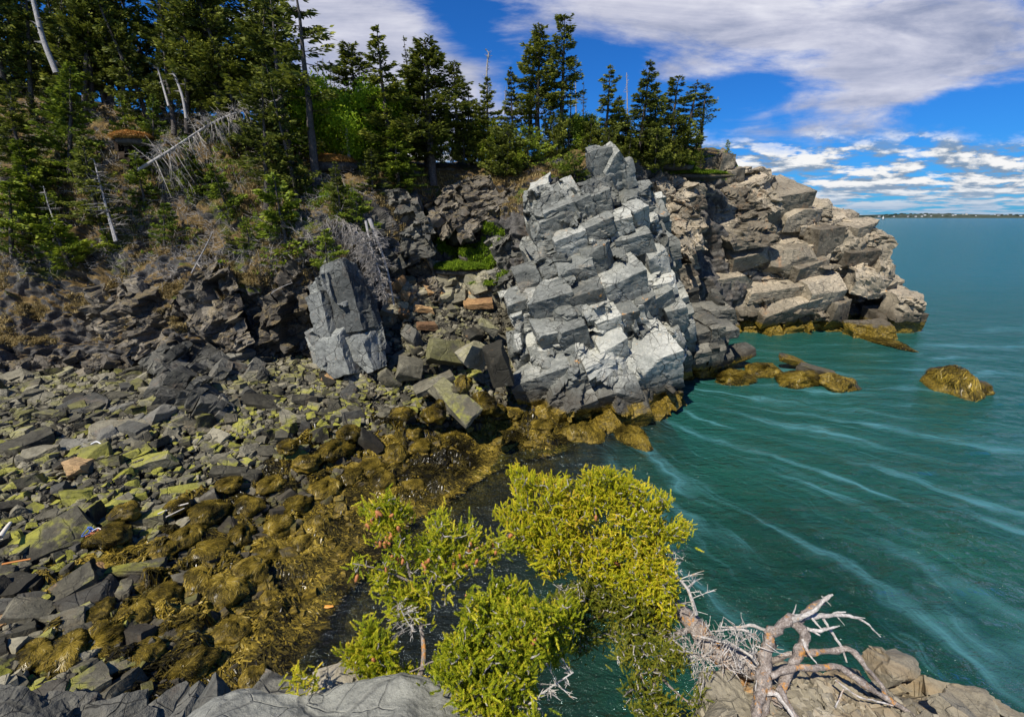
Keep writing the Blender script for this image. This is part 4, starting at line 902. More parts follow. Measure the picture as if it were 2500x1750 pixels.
# reef and skerry
for k, (px, py, s_, z0, sc, lab) in enumerate([
    (1650, 915, .9, .1, (1.2, 1, .6), 'weed-covered boulder touching the right foot of the pale crag'), (1720, 905, 1.1, .1, (1.3, 1, .7), 'golden weed mound at the left of the reef'), (1790, 925, .95, .1, (1.3, 1, .65), 'golden weed mound in the middle of the reef under the striped boulder'),
    (1860, 905, 1.0, .1, (1.3, 1, .6), 'weedy hump right behind the striped boulder'), (1950, 930, 1.0, .05, (1.5, 1, .6), 'smooth yellow weed mound below the green topped boulder'), (2040, 940, .95, 0, (1.5, 1, .65), 'outermost golden weed mound at the right tip of the reef'),
    (2320, 945, 1.35, -.05, (1.5, 1, .85), 'lone dark golden weed-covered rock out in the water'), (2375, 955, .8, -.05, (1.3, 1, .8), 'lower right shoulder of the lone weed-covered rock'), (2150, 838, 1.2, -.15, (2.6, 1, .35), 'flat weed ledge under the square block of the headland'),
    (1420, 1050, .9, 0, (1.4, 1, .55), 'weed-covered ledge at the foot of the pale crag'), (1540, 1068, .8, -.05, (1.6, .8, .5), 'wet weed ledge at the right foot of the pale crag'), (1340, 1015, .8, .2, (1.2, 1, .7), 'weed-covered boulder at the left foot of the pale crag')]):
    weed_boulder(px, py, s_, z0, lab, None, sc, .2 * k, k)
# loose weed fronds on the low beach, combed downhill
def weed_field(n, seed):
    r = np.random.default_rng(seed); x = r.uniform(-20, 6, n); y = r.uniform(4.5, 22, n); z = beach_z(x, y)
    px, py, w = proj(np.stack([x, y, z], 1)); ok = (z < 1.0 + .35 * vnoise(np.stack([x * .6, y * .6, x * 0], 1), 4)) & (z > -.28) & (px > -100) & (px < 1420) & (r.random(n) < np.clip((y / 12.), .4, 1))
    x, y, z = x[ok], y[ok], z[ok]; n = len(x); P0 = np.stack([x, y], 1); fl = fbm(np.stack([x, y, x * 0], 1), .45, 2, 8) * 1.5 + r.normal(0, .25, n)
    gxx = (beach_z(x + .4, y) - beach_z(x - .4, y)); gyy = (beach_z(x, y + .4) - beach_z(x, y - .4)); ang = np.arctan2(-gyy, -gxx) + fl
    L = r.uniform(.18, .45, n); w = r.uniform(.008, .017, n) * (1 + y / 18); V = np.zeros((n, 8, 3)); zm = ZBd
    c = fbm(np.stack([x, y, x * 0], 1), .9, 3, 12)
    for k in range(4):
        a = ang + (k / 3.) * r.normal(0, .5, n); xx = x + np.cos(a) * L * k / 3; yy = y + np.sin(a) * L * k / 3
        i = np.clip(((xx - gx[0]) / .075).astype(int), 0, len(gx) - 1); j = np.clip(((yy - gy[0]) / .075).astype(int), 0, len(gy) - 1)
        zz = np.maximum(zm[j, i], beach_z(xx, yy) - .02) + .03 + np.sin(k / 3. * PI) * .05 + .26 * np.maximum(vnoise(np.stack([xx * 1.5, yy * 1.5, xx * 0], 1), 21), 0)
        zz = np.maximum(zz, -.02 + r.uniform(0, .025, n)) if True else zz
        sx, sy = -np.sin(a) * w, np.cos(a) * w; f = (.8, 1, .8, .2)[k]
        V[:, k] = np.stack([xx - sx * f, yy - sy * f, zz], 1); V[:, k + 4] = np.stack([xx + sx * f, yy + sy * f, zz + .006], 1)
    Q = np.array([[0, 1, 5, 4], [1, 2, 6, 5], [2, 3, 7, 6]])[None] + np.arange(n)[:, None, None] * 8
    t = np.repeat(np.clip(.40 + c * .36 + r.normal(0, .17, n), 0, 1), 8)
    mb = MB(); mb.add(V.reshape(-1, 3), Q.reshape(-1, 4), a=t); return mb
tag(weed_field(300000, 3).build('seaweed', M['weed']), 'brown and gold seaweed carpeting the low shore', 'seaweed', kind='stuff')
# ------------------------------------------------------------------ spruces
def spruce_mesh(h, rad, seed, bare=.15, dens=1.0, droop=.35, mat='spruce', leafs=.20, one=0.0, topn=1.0, sparse=0.0, prof=.8, lean=.0):
    """returns (trunk mesh, crown mesh); the crown is whorls of boughs carrying small needle sprays"""
    r = np.random.default_rng(seed); tb = MB(); cb = MB()
    n = 12; t = np.linspace(0, 1, n); bend = np.stack([np.cumsum(r.normal(0, .035, n)) * h * .08 + lean * t ** 1.5 * h * .1, np.cumsum(r.normal(0, .035, n)) * h * .08, t * h], 1)
    bend[0, :2] = 0; r0 = .014 * h + .02; tb.add(*tube(bend, r0 * (1 - t) ** .9 + .008, 7))
    TP = lambda q: np.array([np.interp(q, t, bend[:, k]) for k in range(3)])
    z = bare; lv = []; A = []; step = .40 / h
    while z < .985:
        tt_ = (z - bare) / (1 - bare); m = int(r.integers(4, 7)) if tt_ > .05 else 3
        if r.random() < sparse: m = max(1, m - 3)
        gap = 1.0 + .28 * math.sin(tt_ * 23 + seed) + .18 * math.sin(tt_ * 51 + seed * 2) 
        for k in range(m):
            th = r.uniform(0, 6.28); L = rad * min(1, (tt_ + .10) / .22) * (1 - tt_) ** prof * r.uniform(.55, 1.15) * gap + .10
            if one: L *= 1 + one * math.cos(th)
            p0 = TP(z); up = .45 * tt_ ** 2 - droop * (1 - tt_) * .8 + r.normal(0, .06)
            s = np.linspace(0, 1, 5); d = np.array([math.cos(th), math.sin(th), 0]); cur = up * s + .30 * s ** 2 * (1 - tt_ * .5)
            P = p0 + d * (L * s)[:, None] + np.array([0, 0, 1]) * (L * cur)[:, None]
            tb.add(*tube(P, np.linspace(.020, .005, 5) * (h / 9 + .3), 3))
            nl = int(L * 78 * dens * (1 if tt_ > .25 else .85)); side = np.array([-d[1], d[0], 0])
            if nl < 4: nl = 4
            q = r.uniform(.12, 1, nl) ** .8; b = p0 + d * (L * q)[:, None] + np.array([0, 0, 1]) * (L * (up * q + .30 * q ** 2 * (1 - tt_ * .5)))[:, None]
            sp = r.uniform(-1, 1, nl); wdt = .42 * L * (1.1 - q) * .9 + .05
            b = b + side * (sp * wdt)[:, None] + np.array([0, 0, 1]) * (-np.abs(sp) * wdt * .25 + r.normal(0, .075, nl))[:, None]
            dr = d * (.65 + .3 * q)[:, None] + side * (sp * .9)[:, None] + np.stack([r.normal(0, .25, nl), r.normal(0, .25, nl), r.normal(-.05, .28, nl)], 1)
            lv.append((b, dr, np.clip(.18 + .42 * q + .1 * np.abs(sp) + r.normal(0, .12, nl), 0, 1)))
        z += step * r.uniform(.75, 1.25) * (1 + .3 * sparse)
    # leader
    for _ in range(int(10)):
        zz = r.uniform(.94, 1.0); lv.append((TP(zz)[None] + r.normal(0, .02, (1, 3)), np.array([[r.normal(0, .5), r.normal(0, .5), 1.2]]), np.array([.5])))
    b = np.concatenate([q[0] for q in lv]); d = np.concatenate([q[1] for q in lv]); a = np.concatenate([q[2] for q in lv]); n = len(b)
    d /= np.linalg.norm(d, axis=1)[:, None]; rn = r.normal(size=(n, 3)); s = np.cross(d, rn); s /= np.linalg.norm(s, axis=1)[:, None] + 1e-9
    L = leafs * r.uniform(.6, 1.3, n)[:, None]; W = L * r.uniform(.16, .30, n)[:, None]
    V = np.stack([b - d * L * .3, b + s * W + d * L * .15, b + d * L * .8, b - s * W + d * L * .15], 1).reshape(-1, 3)
    cb.add(V, np.arange(n * 4).reshape(-1, 4), a=np.repeat(a, 4))
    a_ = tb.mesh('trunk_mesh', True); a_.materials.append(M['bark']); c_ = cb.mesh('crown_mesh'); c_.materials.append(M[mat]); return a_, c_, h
SPR = {
 'full0': spruce_mesh(9, 1.75, 1, .04, 1.15), 'full1': spruce_mesh(9, 1.5, 2, .08, 1.1), 'full2': spruce_mesh(9, 1.9, 3, .10, 1.1, .45),
 'tall0': spruce_mesh(9, 1.5, 4, .22, 1.0, .35, prof=.6), 'tall1': spruce_mesh(9, 1.2, 5, .28, 1.0, .4, prof=.55), 'tall2': spruce_mesh(9, 1.55, 6, .15, 1.0, .3, sparse=.25, prof=.65),
 'thin0': spruce_mesh(9, .95, 7, .42, .75, .25, sparse=.5, prof=.5), 'thin1': spruce_mesh(9, 1.1, 8, .42, .8, .2, sparse=.45, prof=.45),
 'pale0': spruce_mesh(9, .9, 12, .15, .30, .45, sparse=.2),
 'scrub0': spruce_mesh(4, 2.0, 21, .0, 1.1, .15, 'spruce', .19, prof=.5), 'scrub1': spruce_mesh(4, 2.3, 22, .0, 1.0, .1, 'spruce_green', .19, prof=.45), 'scrub2': spruce_mesh(4, 1.8, 23, .0, 1.2, .2, 'spruce', .19, prof=.6),
 'fullg': spruce_mesh(9, 1.7, 13, .05, 1.1, .4, 'spruce_green', prof=.75),
 'young0': spruce_mesh(4, 1.25, 9, .03, 1.5, .25, 'spruce_green', .16), 'young1': spruce_mesh(4, 1.5, 10, .12, 1.3, .45, 'spruce_green', .17, one=.3), 'young2': spruce_mesh(4, 1.0, 11, .05, 1.5, .3, 'spruce_green', .15),
}
def put_spruce(kind, base, h, label, group=None, wid=1.0, rz=None, lean=(0, 0), cat='spruce'):
    tr, cr, hh = SPR[kind]; s = h / hh; e = empty('spruce_tree', base, label, cat, group, 0, (s * wid, s * wid, s))
    e.rotation_euler = (lean[1], lean[0], random.uniform(0, 6.28) if rz is None else rz)
    link('trunk', tr, e); link('crown', cr, e); return e
def spr_px(kind, bx, by, Y, ty, label, wid=1.0, group=None, tx=None, cat='spruce'):
    b = WY(bx, by, Y); top = WY(bx if tx is None else tx, ty, Y); h = top[2] - b[2]; dx = top[0] - b[0]
    return put_spruce(kind, b - (0, 0, .25), h + .25, label, group, wid, None, (math.atan2(dx, h), 0), cat)
T = [
 ('thin1', 1707, 352, 43, 203, 'slim spruce farthest right on the ridge, beside the sky', 1.5, None),
 ('thin0', 1674, 355, 43.5, 198, 'slim spruce just left of the rightmost one on the ridge', 1.5, None),
 ('tall2', 1628, 385, 42, 184, 'narrow topped spruce between the broad cone and the two slim spruces', 1.3, None),
 ('full0', 1556, 405, 38.5, 146, 'broad dark conical spruce above the rock pinnacle', 1.05, None),
 ('full1', 1600, 400, 40, 198, 'broad spruce standing behind the conical one on its right', 1.1, None),
 ('scrub2', 1640, 405, 40.5, 270, 'low bushy spruce at the foot of the right hand group', 1.3, None),
 ('full1', 1474, 385, 38, 161, 'dense pointed spruce left of the broad conical one', 1.0, None),
 ('full0', 1510, 395, 39.5, 235, 'shorter spruce wedged between the two pointed cones', 1.1, None),
 ('pale0', 1423, 345, 42, 200, 'thin pale half bare spruce seen against blue sky', 1.0, None),
 ('full1', 1690, 400, 42, 285, 'low dense spruce under the two slim spruces', 1.0, None),
 ('full0', 1525, 405, 38, 300, 'low dense spruce at the left foot of the broad conical one', 1.1, None),
 ('tall1', 1370, 345, 37, 40, 'tallest columnar spruce near the middle of the ridge', 1.1, 1371),
 ('tall0', 1312, 340, 37, 62, 'tall double headed spruce left of the columnar one', 1.25, 1316),
 ('tall2', 1292, 330, 38, 78, 'second head of the tall pair, slightly left and lower', 1.2, 1300),
 ('full1', 1252, 345, 37.5, 165, 'spruce leaning out at the left foot of the tall pair', .95, 1262),
 ('full0', 1193, 395, 35, 190, 'bushy spruce with a bare hooked dead tip', 1.15, None),
 ('tall0', 1120, 385, 35.5, 153, 'middle height spruce left of the hooked dead tip', 1.35, None),
 ('full1', 1145, 395, 36, 215, 'lower spruce filling the gap beside the hooked dead tip', 1.1, None),
 ('tall0', 1058, 445, 34, 86, 'spruce on the cliff edge with its trunk bared to the rock', 1.5, 1072),
 ('tall2', 1045, 400, 35.5, 120, 'spruce close behind the one on the cliff edge', 1.3, 1046),
 ('pale0', 1012, 330, 42, 90, 'grey half dead spruce rising behind the others', 1.1, 1012),
 ('full1', 955, 420, 32.5, 64, 'tall dense spruce left of the gully, highest of its group', 1.15, 940),
 ('tall0', 890, 390, 34.5, 104, 'twin topped spruce standing left of the tall dense one', 1.5, 888),
 ('fullg', 975, 470, 31.5, 300, 'low spreading spruce hanging over the dark cliff', 1.6, 950),
 ('full0', 910, 500, 30, 360, 'low spruce on the turf edge left of the gully head', 1.3, 905),
 ('tall2', 1180, 400, 37, 250, 'small spruce at the back of the ridge wood', 1.4, None),
 ('scrub2', 1350, 380, 36, 275, 'low bushy spruce at the foot of the columnar one', 1.1, None),
 ('scrub1', 1290, 410, 34, 310, 'flat topped green spruce scrub above the crag shoulder', 1.2, None),
 ('scrub0', 1240, 425, 33.5, 300, 'wide yellow green spruce scrub on the cliff brow', 1.1, None),
 ('scrub1', 1400, 440, 31.5, 372, 'little spruce growing between the crag and its pinnacle', 1.6, None),
 ('young2', 1778, 382, 45.5, 340, 'tiny lone spruce on the knob above the headland', 1.0, None),
 ('thin1', 772, 475, 30, -70, 'very tall spruce with a bare trunk and tufted top beside the open sky', 1.5, 745),
 ('tall2', 712, 440, 31, -60, 'tall spruce with half bare trunk left of the tufted one', 1.3, 690),
 ('tall1', 680, 400, 33, -90, 'tall slender spruce leaning over the slope', 1.4, 652),
 ('full1', 735, 520, 29, 150, 'dense dark spruce standing in front of the tall bare trunks', .95, 735),
 ('tall0', 650, 500, 28.8, 190, 'dark spruce with exposed trunk above the scrubby slope', 1.5, 640),
 ('young0', 715, 660, 26.8, 425, 'mid-slope spruce with bright yellow green tips above the overhang', 1.25, 702),
 ('young1', 800, 655, 25.2, 560, 'small bright spruce growing on the pillar top', 1.3, 790),
 ('young1', 400, 590, 26.8, 495, 'small twin stemmed spruce on the brown bank', 1.3, 395),
 ('fullg', 372, 420, 30, 222, 'green tipped spruce above the red earth hollow', 1.1, 362),
 ('young2', 480, 440, 29.5, 330, 'small spruce right of the leaning dead tree', 1.3, None),
 ('fullg', 170, 430, 29.5, 130, 'large spreading spruce on the left slope', 1.35, 145),
 ('full2', 60, 480, 28.5, 190, 'heavy dark spruce near the left edge', 1.5, 20),
 ('fullg', 115, 570, 27.5, 330, 'spruce half way down the left slope with bright tips', 1.5, 90),
 ('full2', 250, 560, 27.5, 330, 'spreading spruce beside the white bare trunk', 1.4, 235),
 ('young1', 30, 620, 26.5, 440, 'drooping spruce low on the slope at the left edge', 1.6, 10),
 ('young0', 170, 640, 26, 520, 'low green spruce sprawling on the left bank', 1.7, None),
 ('young0', 560, 520, 28, 400, 'small dark spruce in the middle of the scrubby slope', 1.2, None),
 ('young1', 870, 560, 27.6, 470, 'small spruce bough hanging at the cliff brow over the dead spruce', 1.3, 880),
 ('young2', 660, 395, 31.5, 290, 'young spruce under the tall trunks', 1.3, None),
 ('full1', 585, 400, 33, 110, 'dense spruce behind the leaning dead tree', 1.2, None),
]
for (k, bx, by, Y, ty, lab, wid, tx) in T:
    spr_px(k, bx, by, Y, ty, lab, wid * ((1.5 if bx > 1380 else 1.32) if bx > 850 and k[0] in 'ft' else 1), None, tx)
r = np.random.default_rng(77)
wood = ['full1', 'tall1', 'full2', 'tall0', 'thin1', 'tall2', 'tall2', 'tall0']
where = ['at the far left edge', 'left of the white leaning trunk', 'behind the white leaning trunk', 'right of the white leaning trunk', 'above the red earth hollow', 'above the leaning dead tree', 'behind the dense upper wood', 'next to the tufted bare trunk']
hts = ['front row', 'second row', 'back row']
used = {}
for q in range(36):
    bx = -90 + (q % 18) * 46 + r.uniform(-14, 14); row = q // 18; Y = 33.5 + row * 5.5 + r.uniform(-1.2, 1.6); by = 300 - row * 10 + (25 if bx < 200 else 0) + max(0, bx - 560) * .18 + r.uniform(-12, 20)
    ty = r.uniform(-230, -60) if bx < 640 else r.uniform(-90, 60)
    if 420 < bx < 520: ty += 60
    k = wood[int(r.integers(len(wood)))]; j = int(np.clip((bx + 60) // 105, 0, 7)); sh = 'broad' if k.startswith('full') else 'narrow'
    lb = f"tall {sh} spruce, {hts[row]}, {where[j]}"
    spr_px(k, bx, by, Y, ty, lb, r.uniform(.8, 1.15) if sh == 'broad' else r.uniform(.9, 1.3), 'spruces of the upper wood', bx + (bx - 700) * .03 + r.uniform(-12, 12))
for q in range(46):        # low spruces and scrub filling the wood edge
    bx = 850 + q * 19 + r.uniform(-8, 8); Y = 34.8 + (q % 3) * 1.5 + max(0, bx - 1350) * .010; top = 315 + r.uniform(-40, 25) + max(0, bx - 1450) * .12
    k = ['scrub0', 'scrub2', 'scrub1', 'full0'][int(r.integers(4))]
    near = 'behind the cliff edge spruce' if bx < 1100 else ('behind the hooked dead tip' if bx < 1250 else ('behind the tall pair' if bx < 1400 else 'behind the broad conical spruces'))
    spr_px(k, bx, 385 if bx < 1500 else 400, Y, top, f"low {'bushy dark' if k == 'scrub0' else 'rounded dark' if k == 'scrub2' else 'bushy green' if k == 'scrub1' else 'pointed'} spruce {near}", r.uniform(.8, 1.15) * (1 if k[0] == 's' else 1.5), 'understorey spruces on the ridge')
for q in range(17):        # saplings on the steep slope
    pxx = 20 + q * 50 + r.uniform(-20, 20); rw = r.uniform(3.1, 4.8); p = land_at(pxx, rw)
    k = ['young0', 'young1', 'young2', 'full2'][int(r.integers(4))]; h = r.uniform(1.2, 3.4)
    near = 'on the dark left bank' if pxx < 250 else ('around the leaning dead tree' if pxx < 520 else 'above the overhang')
    put_spruce(k, p - np.array([0, 0, .1]), h, f"{'small' if h < 2.2 else 'half grown'} {'green' if k[0] == 'y' else 'dark'} sapling spruce {near}", 'sapling spruces on the slope', 1.3)

# ------------------------------------------------------------------ bright broadleaved trees
def broadleaf(seed, h, n=13000):
    r = np.random.default_rng(seed); tb = MB(); cl = []
    for s in range(4):
        a = r.uniform(0, 6.28); P = [np.zeros(3)]; d = np.array([math.cos(a) * .3, math.sin(a) * .3, 1.])
        for k in range(6): P.append(P[-1] + d * h / 6.5 + r.normal(0, .06 * h / 6, 3))
        P = np.array(P); tb.add(*tube(P, np.linspace(.05, .012, 7) * h / 5, 5))
        for k in range(2, 7):
            for _ in range(4):
                e = P[k] + r.normal(0, .17 * h, 3) * (1, 1, .5); cl.append(e); tb.add(*tube(np.array([P[k], (P[k] + e) / 2 + (0, 0, .05), e]), [.016, .01, .005], 3))
    cl = np.array(cl); c = cl[r.integers(len(cl), size=n)] + r.normal(0, .07 * h, (n, 3)); d = r.normal(size=(n, 3)); d /= np.linalg.norm(d, axis=1)[:, None]
    s_ = np.cross(d, r.normal(size=(n, 3))); s_ /= np.linalg.norm(s_, axis=1)[:, None]; L = r.uniform(.06, .13, n)[:, None]
    V = np.stack([c - d * L, c + s_ * L * .55, c + d * L, c - s_ * L * .55], 1).reshape(-1, 3); cb = MB(); cb.add(V, np.arange(n * 4).reshape(-1, 4), a=np.repeat(np.clip(r.normal(.5, .22, n), 0, 1), 4))
    a = tb.mesh('trunk_mesh', True); a.materials.append(M['bark']); c = cb.mesh('crown_mesh'); c.materials.append(M['leaf']); return a, c, h
BLF = [broadleaf(1, 4.5), broadleaf(2, 5, 15000)]
for i, (bx, by, Y, ty, wid, lab) in enumerate([(800, 395, 32.6, 205, .85, 'lime green birch right of the tall tufted spruce'), (862, 400, 33.0, 235, 1.0, 'lime green birch behind the twin topped spruce'), (915, 395, 33.8, 225, 1.0, 'lime green leaves showing behind the tall dense spruce'),
        (765, 375, 34.5, 235, 1.1, 'lime green bush behind the bare trunks above the orange turf'), (985, 370, 36.5, 225, 1.1, 'lime green birch right of the tall dense spruce'), (470, 285, 39, 165, 1.2, 'lime green leaves glowing behind the dark upper wood'), (400, 270, 41, 190, 1.1, 'lime green bush at the back left of the upper wood'),
        (545, 290, 40, 200, 1.0, 'lime green sapling behind the dense spruce and leaning dead tree'), (1420, 360, 38, 285, 1.2, 'pale green bush on the ridge right of the columnar spruce'), (735, 390, 36, 280, .9, 'green bush between the bare trunks beside the orange turf')]):
    tr, cr, hh = BLF[i % 2]; b = WY(bx, by, Y); h = WY(bx, ty, Y)[2] - b[2]; e = empty('birch_tree', b, lab, 'birch', None, i * 1.3, (h / hh * wid, h / hh * wid, h / hh)); link('trunk', tr, e); link('crown', cr, e)

# ------------------------------------------------------------------ dead trees
def dead_mb(P, r0, r1, nb, L, seed, tw=1.0, down=0.0, sub=3, start=.15, mbt=None, mbb=None, end=1.0, curl=.2, side=None):
    r = np.random.default_rng(seed); P = np.asarray(P, float); S = catmull(P, 16) if len(P) > 2 else lin(P, 12)
    tb = mbt or MB(); bb = mbb or MB(); tb.add(*tube(S, np.linspace(r0, r1, len(S)), 7)); ax = S[-1] - S[0]; ax /= np.linalg.norm(ax)
    for _ in range(nb):
        q = r.uniform(start, end); p = np.array([np.interp(q * (len(S) - 1), np.arange(len(S)), S[:, k]) for k in range(3)])
        d = r.normal(size=3); d -= ax * (d @ ax) * .85
        if side is not None: d = d + np.asarray(side) * r.uniform(.3, 1.2)
        d /= np.linalg.norm(d); l = L * r.uniform(.35, 1.0) * (1.15 - .75 * q)
        s = np.linspace(0, 1, 5)[:, None]; B = p + d * l * s + np.array([0, 0, -down * l]) * s ** 2 + r.normal(0, curl * l * .3, 3) * s ** 2
        bb.add(*tube(B, np.linspace(max(r1, r0 * .22) if tw >= 1 else r1 * .8, .004 * tw, 5), 3))
        for _ in range(sub):
            k = r.uniform(.25, .95); pb = p + d * l * k + np.array([0, 0, -down * l]) * k * k; dd = d + r.normal(0, .7, 3); dd /= np.linalg.norm(dd); ll = l * r.uniform(.18, .45)
            bb.add(*tube(np.array([pb, pb + dd * ll * .5 + (0, 0, -down * ll * .3), pb + dd * ll + (0, 0, -down * ll)]), [.007 * tw, .005 * tw, .003 * tw], 3))
    return tb, bb
def dead_tree(label, P, r0, r1, nb, L, seed, mat='dead', **k):
    P = np.asarray(P, float); o = P[0].copy(); tb, bb = dead_mb(P - o, r0, r1, nb, L, seed, **k); e = empty('dead_tree', o, label, 'dead tree')
    tb.build('trunk', M[mat], e, True); bb.build('branches', M['twig'], e); return e
W_ = lambda *a: [WY(*q) for q in a]
dead_tree('fallen grey dead spruce leaning over the slope with hanging twigs', W_((338, 415, 28.5), (420, 365, 28.7), (520, 300, 29.4), (600, 268, 30), (690, 240, 31)), .10, .025, 190, 1.7, 1, down=.45, sub=9, tw=1.4, start=.1, curl=.9)
dead_tree('grey dead spruce hanging head down over the slab pillar', W_((893, 540, 26.3), (905, 600, 25.8), (925, 660, 25.3), (945, 735, 24.9)), .075, .025, 210, 1.35, 2, down=.35, sub=9, side=(-.6, -.2, 0), tw=1.7)
dead_tree('broken blue grey trunk beside the hanging dead spruce', W_((902, 535, 26.8), (922, 590, 26.5), (945, 660, 26.2), (962, 745, 26.0)), .12, .05, 16, .6, 3, down=.2)
dead_tree('tangle of bleached dead boughs draped left of the hanging spruce', W_((770, 530, 27.6), (830, 545, 27), (880, 575, 26.4), (915, 640, 25.8)), .06, .025, 230, 1.2, 33, down=.9, sub=9, tw=1.7)
dead_tree('bare white forked sapling on the brown bank above the cliff', W_((462, 678, 25.6), (490, 625, 25.7), (508, 590, 25.8), (520, 565, 25.9)), .045, .012, 30, .95, 4, down=-.25, sub=4)
dead_tree('white bare leaning trunk high in the upper left wood', W_((138, 180, 31), (105, 95, 31.2), (78, -10, 31.5)), .16, .11, 10, .7, 5)
dead_tree('bleached bare trunk with level dead twigs on the left slope', W_((282, 590, 26.2), (255, 490, 26.6), (228, 385, 27)), .085, .03, 75, 1.5, 6, down=.1, sub=3)
dead_tree('short broken white stub beside the bleached bare trunk', W_((285, 588, 25.9), (272, 545, 26), (264, 520, 26)), .06, .035, 4, .3, 7)
dead_tree('thin bare leaning stem left of the bleached trunk', W_((135, 548, 26.6), (118, 500, 26.8), (106, 455, 27)), .04, .02, 22, .7, 8)
dead_tree('curved bare trunk among the upper wood above the leaning dead tree', W_((455, 290, 31), (445, 235, 31.3), (425, 180, 31.6)), .09, .06, 10, .8, 9)
dead_tree('second bare trunk, darker, right beside the curved one', W_((412, 260, 31.5), (398, 210, 32), (385, 165, 32)), .07, .05, 10, .8, 10)
dead_tree('grey snag with a forked top above the orange turf', W_((862, 432, 32), (850, 360, 32.2), (846, 290, 32.4), (852, 262, 32.5)), .12, .05, 14, .7, 11, down=-.3)
dead_tree('bare hooked dead tip rising from the bushy spruce', W_((1190, 260, 35), (1188, 190, 35), (1190, 150, 35), (1193, 132, 35), (1185, 120, 35)), .07, .025, 24, .4, 12, down=-.2)
dead_tree('straight dead pole right of the columnar spruce', W_((1394, 335, 37.3), (1393, 250, 37.3), (1391, 165, 37.3)), .055, .02, 26, .6, 13)
dead_tree('thin dead pole between the tall pair and the hooked tip', W_((1232, 280, 38), (1234, 212, 38)), .04, .015, 10, .4, 14)
for k, (x_, y0, y1, lab) in enumerate([(788, 225, 142, 'tall bare pole behind the birches, nearest the tufted spruce'), (806, 225, 157, 'second bare pole behind the birches'), (775, 220, 150, 'faint thin pole left of the bare poles behind the birches'), (1030, 235, 155, 'bare pole between the grey half dead spruce and its neighbour'), (1530, 260, 178, 'thin dead tip left of the broad conical spruce'), (1405, 300, 195, 'thin dead pole left of the pale half bare spruce'), (815, 220, 170, 'short twiggy dead top behind the birches')]):
    dead_tree(lab, W_((x_ + 3, y0 + 70, 44), (x_, y1, 44)), .075, .03, 26, .6, 20 + k, down=.1)
dead_tree('brown dead spruce between the tall pair and the columnar spruce', W_((1345, 340, 37), (1344, 240, 37)), .05, .02, 120, 1.0, 40, mat='bark', down=.2, sub=6)
# driftwood root arch over the black overhang
dead_tree('pale bent root hanging under the turf of the black overhang', W_((650, 735, 25.4), (665, 715, 25.3), (690, 700, 25.2), (715, 690, 25.3)), .035, .012, 7, .5, 41)
# grey brushwood all over the slope
def brush(n, seed):
    r = np.random.default_rng(seed); bb = MB()
    for _ in range(n):
        pxx = r.uniform(-60, 900); rw = r.uniform(2.9, 5.2); p = land_at(pxx, rw); L = r.uniform(.35, 1.3); d = r.normal(size=3) * (1, .8, .35) + (0, -.2, .15); d /= np.linalg.norm(d)
        B = np.array([p, p + d * L * .5 + r.normal(0, .07, 3), p + d * L + (0, 0, -.2 * L)]); bb.add(*tube(B, [.016, .010, .004], 3), a=r.random())
        for _ in range(5):
            k = r.uniform(.2, 1); q = p + d * L * k; dd = d + r.normal(0, .8, 3); dd /= np.linalg.norm(dd); ll = L * r.uniform(.2, .5); bb.add(*tube(np.array([q, q + dd * ll]), [.008, .003], 3), a=r.random())
    return bb
tag(brush(3000, 3).build('brushwood', M['twig']), 'tangled grey dead twigs scattered over the wooded slope', 'brushwood', kind='stuff')
# grass
def tufts(pts, r, L=(.15, .4), per=14, w=.012, up=.9, spread=.6, fall=.5):
    n = len(pts) * per; p = np.repeat(pts, per, 0) + r.normal(0, .07, (n, 3)) * (1, 1, .2); a = r.uniform(0, 6.28, n); l = r.uniform(*L, n)
    d = np.stack([np.cos(a) * spread * r.random(n), np.sin(a) * spread * r.random(n), np.full(n, up)], 1); d /= np.linalg.norm(d, axis=1)[:, None]
    s = np.stack([-np.sin(a), np.cos(a), a * 0], 1) * w; m_ = p + d * l[:, None] * .55; t = p + d * l[:, None] + np.stack([np.cos(a), np.sin(a), -1 + a * 0], 1) * (l * fall * .5)[:, None]
    V = np.stack([p - s, p + s, m_ + s * .8, m_ - s * .8, t], 1).reshape(-1, 3); b = np.arange(n)[:, None] * 5
    mb = MB(); mb.add(V, b + [[0, 1, 2, 3]], a=np.repeat(np.clip(r.normal(.5, .22, n), 0, 1), 5)); mb.add(np.zeros((0, 3)), T=b + [[3, 2, 4]] - mb.n, a=np.zeros(0)); return mb
def on_land(n, r, px0, px1, r0, r1, clump=.0):
    P = []
    while len(P) < n:
        a, b = r.uniform(px0, px1), r.uniform(r0, r1)
        if clump and vnoise(np.array([[a / 60., b * 3, 0]]), 7)[0] < clump: continue
        P.append(land_at(a, b))
    return np.array(P)
r = np.random.default_rng(4)
tag(tufts(np.concatenate([on_land(4200, r, -60, 980, 2.6, 4.6, -.1), on_land(1500, r, -60, 560, 1.6, 3.0, .05), on_land(900, r, 980, 1420, 3.0, 4.4, 0), on_land(500, r, 940, 1100, 2.6, 3.2, 0)]), r, (.12, .38), 13, .014, .7, .9, .8).build('dry_grass', M['dry']), 'straw coloured dry grass on the cliff brow and slope', 'grass', kind='stuff')
tag(tufts(np.concatenate([on_land(2200, r, 1060, 1230, 1.5, 2.6, -.2), on_land(350, r, 1190, 1330, 2.7, 3.3, .1), on_land(700, r, 740, 880, 3.3, 4.3, .1), on_land(900, r, -50, 900, 2.8, 5, .25), on_land(900, r, 1600, 1800, 3.0, 4.6, -.1), on_land(250, r, 1120, 1260, 1.2, 1.9, .2)]), r, (.10, .28), 12, .022, .8, .9, .4).build('green_plants', M['green_grass']), 'bright green grass and plants on the ledges and gully head', 'plants', kind='stuff')
